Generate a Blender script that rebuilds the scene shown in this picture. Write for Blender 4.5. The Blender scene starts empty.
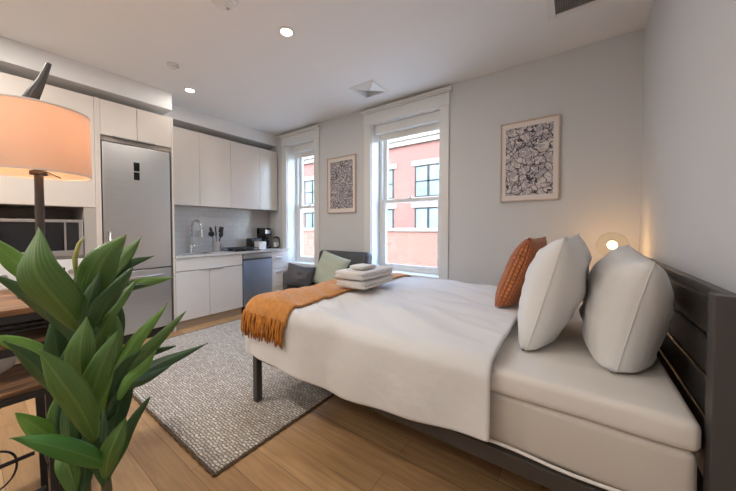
import bpy, bmesh, math, random
from mathutils import Vector, Matrix, noise
random.seed(7)
S = bpy.context.scene
COL = S.collection
pi = math.pi

# ------------------------------------------------------------------ materials
def mat(name, col, rough=.5, metal=0.0, spec=.5, noise_amt=0.0, noise_scale=8, bump=0.0, bump_scale=60, col2=None, stretch=(1,1,1), sheen=0.0, dist=.004):
    m = bpy.data.materials.new(name); m.use_nodes = True
    nt = m.node_tree; N = nt.nodes; Lk = nt.links
    b = N['Principled BSDF']
    b.inputs['Base Color'].default_value = (*col, 1)
    b.inputs['Roughness'].default_value = rough
    b.inputs['Metallic'].default_value = metal
    b.inputs['Specular IOR Level'].default_value = spec
    if sheen:
        b.inputs['Sheen Weight'].default_value = sheen
    if noise_amt or bump:
        tc = N.new('ShaderNodeTexCoord'); mp = N.new('ShaderNodeMapping')
        mp.inputs['Scale'].default_value = stretch
        Lk.new(tc.outputs['Object'], mp.inputs['Vector'])
    if noise_amt:
        n = N.new('ShaderNodeTexNoise'); n.inputs['Scale'].default_value = noise_scale; n.inputs['Detail'].default_value = 5
        Lk.new(mp.outputs[0], n.inputs['Vector'])
        r = N.new('ShaderNodeMix'); r.data_type = 'RGBA'
        c2 = col2 or tuple(c*(1-noise_amt) for c in col)
        r.inputs['A'].default_value = (*c2, 1); r.inputs['B'].default_value = (*col, 1)
        rr = N.new('ShaderNodeMapRange'); rr.inputs['From Min'].default_value = .35; rr.inputs['From Max'].default_value = .65
        Lk.new(n.outputs['Fac'], rr.inputs['Value']); Lk.new(rr.outputs[0], r.inputs['Factor'])
        Lk.new(r.outputs['Result'], b.inputs['Base Color'])
    if bump:
        n2 = N.new('ShaderNodeTexNoise'); n2.inputs['Scale'].default_value = bump_scale; n2.inputs['Detail'].default_value = 4
        Lk.new(mp.outputs[0], n2.inputs['Vector'])
        bp = N.new('ShaderNodeBump'); bp.inputs['Strength'].default_value = bump; bp.inputs['Distance'].default_value = dist
        Lk.new(n2.outputs['Fac'], bp.inputs['Height']); Lk.new(bp.outputs[0], b.inputs['Normal'])
    return m

def emis(name, col, strength, base=(.8,.8,.8)):
    m = mat(name, base, .5)
    b = m.node_tree.nodes['Principled BSDF']
    b.inputs['Emission Color'].default_value = (*col, 1)
    b.inputs['Emission Strength'].default_value = strength
    return m

M = {}
M['wall'] = mat('wall_paint', (.66,.662,.665), .85, bump=.05, bump_scale=180, dist=.001)
M['ceil'] = mat('ceiling_paint', (.85,.855,.85), .9, bump=.04, bump_scale=150, dist=.001)
M['trimw'] = mat('white_trim_paint', (.78,.78,.76), .4)
M['cab'] = mat('cabinet_cream_gloss', (.74,.68,.62), .3, noise_amt=.02)
M['cabw'] = mat('cabinet_white_gloss', (.78,.76,.74), .3, noise_amt=.02)
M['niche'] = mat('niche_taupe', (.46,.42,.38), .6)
M['kick'] = mat('toe_kick_oak', (.50,.40,.30), .5, noise_amt=.2, noise_scale=6, stretch=(10,1,10))
M['steel'] = mat('brushed_steel', (.63,.62,.61), .33, metal=1, noise_amt=.06, noise_scale=3, stretch=(1,1,60), bump=.03, bump_scale=3)
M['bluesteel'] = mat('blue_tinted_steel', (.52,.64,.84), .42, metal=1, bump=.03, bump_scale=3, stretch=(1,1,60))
M['steeldark'] = mat('dark_steel', (.20,.20,.20), .35, metal=1)
M['chrome'] = mat('chrome', (.8,.8,.8), .12, metal=1)
M['blacksteel'] = mat('black_powder_steel', (.028,.027,.03), .45)
M['bedmetal'] = mat('bed_charcoal_metal', (.075,.068,.064), .4, metal=.35)
M['blackplastic'] = mat('black_plastic', (.02,.02,.022), .35)
M['blackglass'] = mat('black_glass', (.012,.012,.014), .08)
M['whiteplastic'] = mat('white_plastic', (.8,.8,.79), .4)
M['whiteceramic'] = mat('white_ceramic', (.85,.84,.82), .2)
M['quartz'] = mat('quartz_counter', (.74,.73,.72), .22, noise_amt=.12, noise_scale=20)
M['duvet'] = mat('white_cotton_duvet', (.74,.73,.725), .85, bump=.6, bump_scale=5, sheen=.1, dist=.02, stretch=(1,.45,1))
M['sheet'] = mat('cream_sheet', (.74,.70,.655), .85, bump=.15, bump_scale=20, sheen=.1, dist=.004)
M['mattress'] = mat('mattress_cover', (.60,.55,.49), .9, bump=.3, bump_scale=9, stretch=(1,1,.35), dist=.008)
M['pillow'] = mat('white_pillow_cotton', (.73,.715,.70), .85, bump=.6, bump_scale=7, sheen=.1, dist=.016, stretch=(1,1,.5))
M['piping'] = mat('ivory_piping', (.80,.78,.74), .8)
M['towel'] = mat('white_towel', (.76,.74,.725), .95, bump=.6, bump_scale=260, sheen=.4, dist=.003)
M['throw'] = mat('mustard_orange_throw', (.62,.25,.045), .9, noise_amt=.25, noise_scale=40, bump=.6, bump_scale=120, sheen=.3, dist=.004)
M['fringe'] = mat('ochre_fringe', (.56,.21,.03), .9, noise_amt=.3, noise_scale=30)
M['sofa'] = mat('charcoal_sofa', (.075,.075,.085), .5, bump=.2, bump_scale=10, noise_amt=.2, noise_scale=4, dist=.006)
M['sofaseat'] = mat('grey_sofa_seat', (.17,.17,.18), .6, bump=.2, bump_scale=10)
M['sage'] = mat('sage_green_fabric', (.44,.49,.40), .9, bump=.4, bump_scale=150, sheen=.2)
M['oak'] = mat('light_oak_frame', (.66,.53,.43), .5, noise_amt=.15, noise_scale=10, stretch=(1,1,6))
M['paper'] = mat('warm_white_paper', (.80,.73,.68), .9)
M['rustic'] = mat('rustic_brown_wood', (.36,.18,.08), .45, noise_amt=.5, noise_scale=3.2, col2=(.075,.042,.025), stretch=(14,1.2,14), bump=.15, bump_scale=10)
M['lampmetal'] = mat('dark_bronze_lamp', (.10,.085,.075), .4, metal=.6)
M['horn'] = mat('charcoal_horn', (.05,.05,.052), .45, noise_amt=.35, noise_scale=12, stretch=(1,1,.3))
M['cane'] = mat('plant_cane', (.14,.12,.06), .7, noise_amt=.4, noise_scale=20)
M['pot'] = mat('grey_pot', (.30,.29,.28), .6, noise_amt=.15)
M['soil'] = mat('dark_soil', (.04,.028,.02), .95, noise_amt=.4, noise_scale=40, bump=.8, bump_scale=50)
M['bag'] = M['whiteceramic']
M['concrete'] = mat('roof_gravel', (.30,.295,.29), .9, noise_amt=.2, noise_scale=6)
M['limestone'] = mat('pale_stone', (.115,.108,.10), .8, noise_amt=.15, noise_scale=3)
M['winframe'] = mat('dark_window_frame', (.012,.013,.015), .6, spec=.1)
M['winpane'] = mat('far_window_glass', (.085,.125,.145), .55, spec=.08, noise_amt=.3, noise_scale=.8)
M['blindfab'] = mat('blind_fabric', (.80,.79,.74), .8)

def glass(name, tint=(1,1,1), gloss=.06):
    m = bpy.data.materials.new(name); m.use_nodes = True
    N = m.node_tree.nodes; Lk = m.node_tree.links
    for n in list(N):
        if n.type != 'OUTPUT_MATERIAL': N.remove(n)
    o = [n for n in N if n.type == 'OUTPUT_MATERIAL'][0]
    t = N.new('ShaderNodeBsdfTransparent'); t.inputs[0].default_value = (*tint, 1)
    g = N.new('ShaderNodeBsdfGlossy'); g.inputs['Roughness'].default_value = .02
    f = N.new('ShaderNodeFresnel')
    ge = N.new('ShaderNodeNewGeometry'); mr = N.new('ShaderNodeMapRange')   # same IOR on both faces of the pane
    mr.inputs['To Min'].default_value = 1.45; mr.inputs['To Max'].default_value = 1/1.45
    Lk.new(ge.outputs['Backfacing'], mr.inputs['Value']); Lk.new(mr.outputs[0], f.inputs['IOR'])
    x = N.new('ShaderNodeMixShader')
    Lk.new(f.outputs[0], x.inputs[0]); Lk.new(t.outputs[0], x.inputs[1]); Lk.new(g.outputs[0], x.inputs[2])
    Lk.new(x.outputs[0], o.inputs['Surface'])
    return m
M['glass'] = glass('window_glass', (.97,.99,.98))
M['globe'] = glass('clear_globe_glass', (.96,.95,.93))

def floor_mat():
    m = mat('oak_floor_boards', (.4,.25,.14), .38)
    N = m.node_tree.nodes; Lk = m.node_tree.links; b = N['Principled BSDF']
    tc = N.new('ShaderNodeTexCoord'); mp = N.new('ShaderNodeMapping'); mp.inputs['Location'].default_value = (.3,.045,0)
    Lk.new(tc.outputs['Object'], mp.inputs['Vector'])
    br = N.new('ShaderNodeTexBrick')
    br.offset = .37; br.offset_frequency = 2
    for k, v in (('Scale',1),('Mortar Size',.0015),('Mortar Smooth',.3),('Brick Width',1.3),('Row Height',.142),('Bias',0)): br.inputs[k].default_value = v
    br.inputs['Color1'].default_value = (.57,.355,.175,1); br.inputs['Color2'].default_value = (.43,.25,.115,1); br.inputs['Mortar'].default_value = (.17,.10,.055,1)
    Lk.new(mp.outputs[0], br.inputs['Vector'])
    m2 = N.new('ShaderNodeMapping'); m2.inputs['Scale'].default_value = (1.2,16,1)
    Lk.new(tc.outputs['Object'], m2.inputs['Vector'])
    n = N.new('ShaderNodeTexNoise'); n.inputs['Scale'].default_value = 3; n.inputs['Detail'].default_value = 8; n.inputs['Distortion'].default_value = .6
    Lk.new(m2.outputs[0], n.inputs['Vector'])
    mr = N.new('ShaderNodeMapRange'); mr.inputs['From Min'].default_value = .3; mr.inputs['From Max'].default_value = .7; mr.inputs['To Min'].default_value = .82; mr.inputs['To Max'].default_value = 1.12
    Lk.new(n.outputs['Fac'], mr.inputs['Value'])
    mu = N.new('ShaderNodeMix'); mu.data_type = 'RGBA'; mu.blend_type = 'MULTIPLY'; mu.inputs['Factor'].default_value = 1
    Lk.new(br.outputs['Color'], mu.inputs['A']); Lk.new(mr.outputs[0], mu.inputs['B'])
    Lk.new(mu.outputs['Result'], b.inputs['Base Color'])
    bp = N.new('ShaderNodeBump'); bp.inputs['Strength'].default_value = .25; bp.inputs['Distance'].default_value = .002
    Lk.new(br.outputs['Fac'], bp.inputs['Height']); bp.invert = True
    Lk.new(bp.outputs[0], b.inputs['Normal'])
    return m
M['floor'] = floor_mat()

def brick_mat(name, c1, c2, mortar, w, h, ms, axes='XZ', rough=.85, bump=.4, scale=1):
    m = mat(name, c1, rough)
    N = m.node_tree.nodes; Lk = m.node_tree.links; b = N['Principled BSDF']
    tc = N.new('ShaderNodeTexCoord'); sp = N.new('ShaderNodeSeparateXYZ'); cb = N.new('ShaderNodeCombineXYZ')
    Lk.new(tc.outputs['Object'], sp.inputs[0]); Lk.new(sp.outputs[axes[0]], cb.inputs['X']); Lk.new(sp.outputs[axes[1]], cb.inputs['Y'])
    br = N.new('ShaderNodeTexBrick')
    for k, v in (('Scale',scale),('Mortar Size',ms),('Mortar Smooth',.2),('Brick Width',w),('Row Height',h),('Bias',0)): br.inputs[k].default_value = v
    br.inputs['Color1'].default_value = (*c1,1); br.inputs['Color2'].default_value = (*c2,1); br.inputs['Mortar'].default_value = (*mortar,1)
    Lk.new(cb.outputs[0], br.inputs['Vector']); Lk.new(br.outputs['Color'], b.inputs['Base Color'])
    bp = N.new('ShaderNodeBump'); bp.inputs['Strength'].default_value = bump; bp.inputs['Distance'].default_value = .004; bp.invert = True
    Lk.new(br.outputs['Fac'], bp.inputs['Height']); Lk.new(bp.outputs[0], b.inputs['Normal'])
    return m
M['brick'] = brick_mat('red_brick', (.092,.026,.021), (.075,.023,.019), (.08,.06,.053), .24, .075, .008)
M['brick2'] = brick_mat('orange_brick', (.105,.035,.023), (.085,.029,.02), (.095,.07,.06), .24, .075, .008)
M['tile'] = brick_mat('white_backsplash_tile', (.68,.67,.67), (.64,.635,.63), (.55,.55,.55), .15, .075, .003, 'YZ', .18, .15)

def rug_mat():
    m = mat('woven_grey_rug', (.5,.5,.5), .95)
    N = m.node_tree.nodes; Lk = m.node_tree.links; b = N['Principled BSDF']
    tc = N.new('ShaderNodeTexCoord')
    br = N.new('ShaderNodeTexBrick'); br.offset = .5
    for k, v in (('Scale',1),('Mortar Size',.0045),('Mortar Smooth',.9),('Brick Width',.032),('Row Height',.017),('Bias',.0)): br.inputs[k].default_value = v
    br.inputs['Color1'].default_value = (.90,.87,.82,1); br.inputs['Color2'].default_value = (.60,.54,.47,1); br.inputs['Mortar'].default_value = (.27,.21,.155,1)
    n0 = N.new('ShaderNodeTexNoise'); n0.inputs['Scale'].default_value = 30
    Lk.new(tc.outputs['Object'], n0.inputs['Vector'])
    ad = N.new('ShaderNodeMix'); ad.data_type = 'RGBA'; ad.blend_type = 'LINEAR_LIGHT'; ad.inputs['Factor'].default_value = .012
    Lk.new(tc.outputs['Object'], ad.inputs['A']); Lk.new(n0.outputs['Color'], ad.inputs['B'])
    Lk.new(ad.outputs['Result'], br.inputs['Vector'])
    Lk.new(br.outputs['Color'], b.inputs['Base Color'])
    bp = N.new('ShaderNodeBump'); bp.inputs['Strength'].default_value = .9; bp.inputs['Distance'].default_value = .008; bp.invert = True
    Lk.new(br.outputs['Fac'], bp.inputs['Height']); Lk.new(bp.outputs[0], b.inputs['Normal'])
    return m
M['rug'] = rug_mat()
M['rugedge'] = mat('brown_rug_edge', (.12,.075,.045), .9, bump=.5, bump_scale=90)

def leaf_mat(name, c, rib):
    m = mat(name, c, .42, spec=.4)
    N = m.node_tree.nodes; Lk = m.node_tree.links; b = N['Principled BSDF']
    uv = N.new('ShaderNodeUVMap'); sp = N.new('ShaderNodeSeparateXYZ'); Lk.new(uv.outputs[0], sp.inputs[0])
    s = N.new('ShaderNodeMath'); s.operation = 'SUBTRACT'; s.inputs[1].default_value = .5; Lk.new(sp.outputs['X'], s.inputs[0])
    a = N.new('ShaderNodeMath'); a.operation = 'ABSOLUTE'; Lk.new(s.outputs[0], a.inputs[0])
    r = N.new('ShaderNodeMapRange'); r.inputs['From Min'].default_value = .02; r.inputs['From Max'].default_value = .06; r.inputs['To Min'].default_value = .5; r.inputs['To Max'].default_value = 0
    Lk.new(a.outputs[0], r.inputs['Value'])
    w = N.new('ShaderNodeTexNoise'); w.inputs['Scale'].default_value = 1; w.inputs['Detail'].default_value = 3
    mp = N.new('ShaderNodeMapping'); mp.inputs['Scale'].default_value = (14,2.0,1); Lk.new(uv.outputs[0], mp.inputs[0]); Lk.new(mp.outputs[0], w.inputs['Vector'])
    x0 = N.new('ShaderNodeMix'); x0.data_type = 'RGBA'; x0.inputs['A'].default_value = (*[v*.8 for v in c],1); x0.inputs['B'].default_value = (*[v*1.15 for v in c],1)
    Lk.new(w.outputs['Fac'], x0.inputs['Factor'])
    x = N.new('ShaderNodeMix'); x.data_type = 'RGBA'; x.inputs['B'].default_value = (*rib,1)
    Lk.new(x0.outputs['Result'], x.inputs['A']); Lk.new(r.outputs[0], x.inputs['Factor'])
    Lk.new(x.outputs['Result'], b.inputs['Base Color'])
    wv = N.new('ShaderNodeTexWave'); wv.wave_type = 'BANDS'; wv.bands_direction = 'X'; wv.inputs['Scale'].default_value = 3.2; wv.inputs['Distortion'].default_value = .6
    Lk.new(uv.outputs[0], wv.inputs[0]); bp = N.new('ShaderNodeBump'); bp.inputs['Strength'].default_value = .25; bp.inputs['Distance'].default_value = .002
    Lk.new(wv.outputs['Fac'], bp.inputs['Height']); Lk.new(bp.outputs[0], b.inputs['Normal'])
    return m
LEAFM = [leaf_mat('leaf_mid_green', (.085,.175,.035), (.20,.29,.08)), leaf_mat('leaf_dark_green', (.035,.09,.024), (.10,.17,.05)),
         leaf_mat('leaf_bright_green', (.14,.29,.045), (.25,.36,.10)), leaf_mat('leaf_glossy_green', (.055,.19,.03), (.14,.28,.07))]
M['bud'] = mat('pale_new_leaf', (.42,.40,.12), .5)

def knit_mat():
    m = mat('rust_knit', (.50,.13,.03), .95, sheen=.3)
    N = m.node_tree.nodes; Lk = m.node_tree.links; b = N['Principled BSDF']
    uv = N.new('ShaderNodeUVMap')
    br = N.new('ShaderNodeTexBrick'); br.offset = .5
    for k, v in (('Scale',1),('Mortar Size',.005),('Mortar Smooth',1),('Brick Width',.05),('Row Height',.026),('Bias',0)): br.inputs[k].default_value = v
    br.inputs['Color1'].default_value = (.60,.175,.04,1); br.inputs['Color2'].default_value = (.50,.135,.03,1); br.inputs['Mortar'].default_value = (.38,.09,.022,1)
    sp = N.new('ShaderNodeMapping'); sp.inputs['Rotation'].default_value = (0,0,pi/2); Lk.new(uv.outputs[0], sp.inputs[0]); Lk.new(sp.outputs[0], br.inputs['Vector'])
    Lk.new(br.outputs['Color'], b.inputs['Base Color'])
    bp = N.new('ShaderNodeBump'); bp.inputs['Strength'].default_value = 1; bp.inputs['Distance'].default_value = .015; bp.invert = True
    Lk.new(br.outputs['Fac'], bp.inputs['Height']); Lk.new(bp.outputs[0], b.inputs['Normal'])
    return m
M['knit'] = knit_mat()

def art_mat(name, scale, fill, seed, edge, lo=.42):
    m = mat(name, (.8,.75,.72), .9)
    N = m.node_tree.nodes; Lk = m.node_tree.links; b = N['Principled BSDF']
    tc = N.new('ShaderNodeTexCoord')
    mp = N.new('ShaderNodeMapping'); mp.inputs['Location'].default_value = (seed,0,seed*.7); Lk.new(tc.outputs['Object'], mp.inputs[0])
    n = N.new('ShaderNodeTexNoise'); n.inputs['Scale'].default_value = scale*.9; Lk.new(mp.outputs[0], n.inputs['Vector'])
    ad = N.new('ShaderNodeMix'); ad.data_type = 'RGBA'; ad.blend_type = 'LINEAR_LIGHT'; ad.inputs['Factor'].default_value = .07
    Lk.new(mp.outputs[0], ad.inputs['A']); Lk.new(n.outputs['Color'], ad.inputs['B'])
    v = N.new('ShaderNodeTexVoronoi'); v.feature = 'DISTANCE_TO_EDGE'; v.inputs['Scale'].default_value = scale; Lk.new(ad.outputs['Result'], v.inputs['Vector'])
    r1 = N.new('ShaderNodeMapRange'); r1.inputs['From Min'].default_value = edge; r1.inputs['From Max'].default_value = edge*2.2; Lk.new(v.outputs['Distance'], r1.inputs['Value'])
    v2 = N.new('ShaderNodeTexNoise'); v2.inputs['Scale'].default_value = scale*1.6; v2.inputs['Detail'].default_value = 2; v2.inputs['Distortion'].default_value = 1.5; Lk.new(mp.outputs[0], v2.inputs['Vector'])
    r2 = N.new('ShaderNodeMapRange'); r2.inputs['From Min'].default_value = lo; r2.inputs['From Max'].default_value = lo+.06; Lk.new(v2.outputs['Fac'], r2.inputs['Value'])
    c = N.new('ShaderNodeMix'); c.data_type = 'RGBA'; c.inputs['A'].default_value = (.72,.66,.63,1); c.inputs['B'].default_value = (*fill,1)
    Lk.new(r2.outputs[0], c.inputs['Factor'])
    d = N.new('ShaderNodeMix'); d.data_type = 'RGBA'; d.inputs['A'].default_value = (.06,.055,.075,1)
    Lk.new(r1.outputs[0], d.inputs['Factor']); Lk.new(c.outputs['Result'], d.inputs['B'])
    Lk.new(d.outputs['Result'], b.inputs['Base Color'])
    return m
M['artA'] = art_mat('ink_print_small', 24, (.36,.33,.36), 3.1, .05, .47)
M['artB'] = art_mat('ink_print_large', 13, (.43,.40,.42), 8.4, .028, .44)

# ------------------------------------------------------------------ object helpers
OFF = {}
def setp(o, label=None, cat=None, group=None, kind=None):
    if label: o['label'] = label
    if cat: o['category'] = cat
    if group: o['group'] = group
    if kind: o['kind'] = kind
    return o
def thing(name, label, cat, loc=(0,0,0), group=None):
    o = bpy.data.objects.new(name, None); COL.objects.link(o)
    o.empty_display_size = .1; o.location = loc
    OFF[o.name] = Vector(loc)
    return setp(o, label, cat, group, 'thing')
def obj(name, bm, m, parent=None, smooth=False, loc=None, sub=0):
    off = OFF[parent.name] if parent is not None else Vector(loc or (0,0,0))
    bmesh.ops.translate(bm, verts=bm.verts, vec=-off)
    me = bpy.data.meshes.new(name); bm.to_mesh(me); bm.free()
    for mm in (m if isinstance(m, list) else [m]): me.materials.append(mm)
    if smooth:
        for p in me.polygons: p.use_smooth = True
        if smooth == 'auto':
            me.set_sharp_from_angle(angle=math.radians(40))
    o = bpy.data.objects.new(name, me); COL.objects.link(o)
    if parent is not None: o.parent = parent
    else: o.location = off
    if sub:
        s = o.modifiers.new('sub', 'SUBSURF'); s.levels = sub; s.render_levels = sub
    OFF[o.name] = off
    return o
def struct(name, bm, m, parent=None, **k):
    o = obj(name, bm, m, parent, **k)
    if parent is None: o['kind'] = 'structure'
    return o
def copy_tree(o, parent=None, dloc=None):
    c = o.copy(); COL.objects.link(c)
    if parent is not None: c.parent = parent
    if dloc is not None: c.location = o.location + Vector(dloc)
    for ch in list(o.children): copy_tree(ch, c)
    return c

def nb(): return bmesh.new()
def box(bm, x0,x1,y0,y1,z0,z1, bev=0, seg=2):
    r = bmesh.ops.create_cube(bm, size=1)
    vs = r['verts']
    for v in vs:
        v.co = Vector((x0+(v.co.x+.5)*(x1-x0), y0+(v.co.y+.5)*(y1-y0), z0+(v.co.z+.5)*(z1-z0)))
    if bev:
        es = list({e for v in vs for e in v.link_edges})
        bmesh.ops.bevel(bm, geom=es, offset=bev, segments=seg, profile=.5, affect='EDGES')
    return bm
def bx(*a, **k): return box(nb(), *a, **k)
def tube(bm, pts, r, n=10, cap=True, closed=False):
    pts = [Vector(p) for p in pts]; rings = []
    k = len(pts); up = Vector((0,0,1))
    prev = None
    for i, p in enumerate(pts):
        t = (pts[min(i+1,k-1)] - pts[max(i-1,0)]).normalized()
        if prev is None:
            a = t.cross(up)
            if a.length < .05: a = t.cross(Vector((1,0,0)))
            a.normalize()
        else:
            a = (prev - t*prev.dot(t)).normalized()
        prev = a; b = t.cross(a)
        rr = r[i] if isinstance(r, (list,tuple)) else r
        rings.append([bm.verts.new(p + (a*math.cos(2*pi*j/n) + b*math.sin(2*pi*j/n))*rr) for j in range(n)])
    for i in range(k-1):
        for j in range(n):
            bm.faces.new((rings[i][j], rings[i][(j+1)%n], rings[i+1][(j+1)%n], rings[i+1][j]))
    if cap:
        bm.faces.new(rings[0][::-1]); bm.faces.new(rings[-1])
    bmesh.ops.recalc_face_normals(bm, faces=bm.faces)
    return bm
def lathe(bm, prof, c=(0,0,0), n=28):
    rings = []
    for r, z in prof:
        if r < 1e-5: rings.append([bm.verts.new((c[0],c[1],c[2]+z))])
        else: rings.append([bm.verts.new((c[0]+r*math.cos(2*pi*j/n), c[1]+r*math.sin(2*pi*j/n), c[2]+z)) for j in range(n)])
    for a, b in zip(rings, rings[1:]):
        for j in range(n):
            if len(a) == 1 and len(b) == 1: continue
            if len(a) == 1: bm.faces.new((a[0], b[(j+1)%n], b[j]))
            elif len(b) == 1: bm.faces.new((a[j], a[(j+1)%n], b[0]))
            else: bm.faces.new((a[j], a[(j+1)%n], b[(j+1)%n], b[j]))
    bmesh.ops.recalc_face_normals(bm, faces=bm.faces)
    return bm
def xform(bm, Mx):
    bmesh.ops.transform(bm, matrix=Mx, verts=bm.verts); return bm
def basis(o, x, y, z):
    m = Matrix((x, y, z)).transposed().to_4x4(); m.translation = Vector(o); return m
def frame_bm(x0,x1,z0,z1, w, y0, y1, bev=.003, wt=None, wb=None):
    bm = nb(); wt = wt or w; wb = wb or w
    box(bm, x0,x0+w,y0,y1,z0,z1,bev=bev); box(bm, x1-w,x1,y0,y1,z0,z1,bev=bev)
    box(bm, x0+w,x1-w,y0,y1,z0,z0+wb,bev=bev); box(bm, x0+w,x1-w,y0,y1,z1-wt,z1,bev=bev)
    return bm
def cushion(w, h, t, n=20, pinch=.06, wr=.012, seed=0, fl=.5, bottom=0):
    """soft pillow: w along local x, h along local y, thickness along local z; uv is kept"""
    bm = nb(); uvl = bm.loops.layers.uv.new('UVMap')
    def pt(i, j, s):
        u = -1+2*i/n; v = -1+2*j/n
        x = w/2*u*(1-pinch*(1-v*v)); y = h/2*v*(1-pinch*(1-u*u))
        f = (max(0,1-abs(u)**2.6)*max(0,1-abs(v)**2.6))**fl
        z = s*t/2*f
        q = Vector((u*1.6+seed, v*1.6, s*.7+seed))
        d = noise.noise(q*1.3)*wr + noise.noise(Vector((u*1.2+seed, v*5, s)))*wr*.6
        e = min(1, 3*min(1-abs(u), 1-abs(v)))
        z += d*e*s*1.0
        if bottom: z += 0
        return Vector((x, y + noise.noise(q*.9)*wr*.6, z))
    top = [[bm.verts.new(pt(i,j,1)) for j in range(n+1)] for i in range(n+1)]
    bot = [[top[i][j] if i in (0,n) or j in (0,n) else bm.verts.new(pt(i,j,-1)) for j in range(n+1)] for i in range(n+1)]
    for i in range(n):
        for j in range(n):
            for g, fl2 in ((top,0),(bot,1)):
                q = [(i,j),(i+1,j),(i+1,j+1),(i,j+1)]
                if fl2: q = q[::-1]
                f = bm.faces.new([g[a][b] for a,b in q])
                for lp, (a,b) in zip(f.loops, q): lp[uvl].uv = (a/n, b/n)
    return bm
def seam_bm(w, h, n=24, pinch=.06, r=.003):
    pts = []
    for side in range(4):
        for k in range(n):
            a = -1+2*k/n
            u, v = ((a,-1),(1,a),(-a,1),(-1,-a))[side]
            pts.append((w/2*u*(1-pinch*(1-v*v)), h/2*v*(1-pinch*(1-u*u)), 0))
    pts.append(pts[0])
    return tube(nb(), pts, r, 6)
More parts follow.
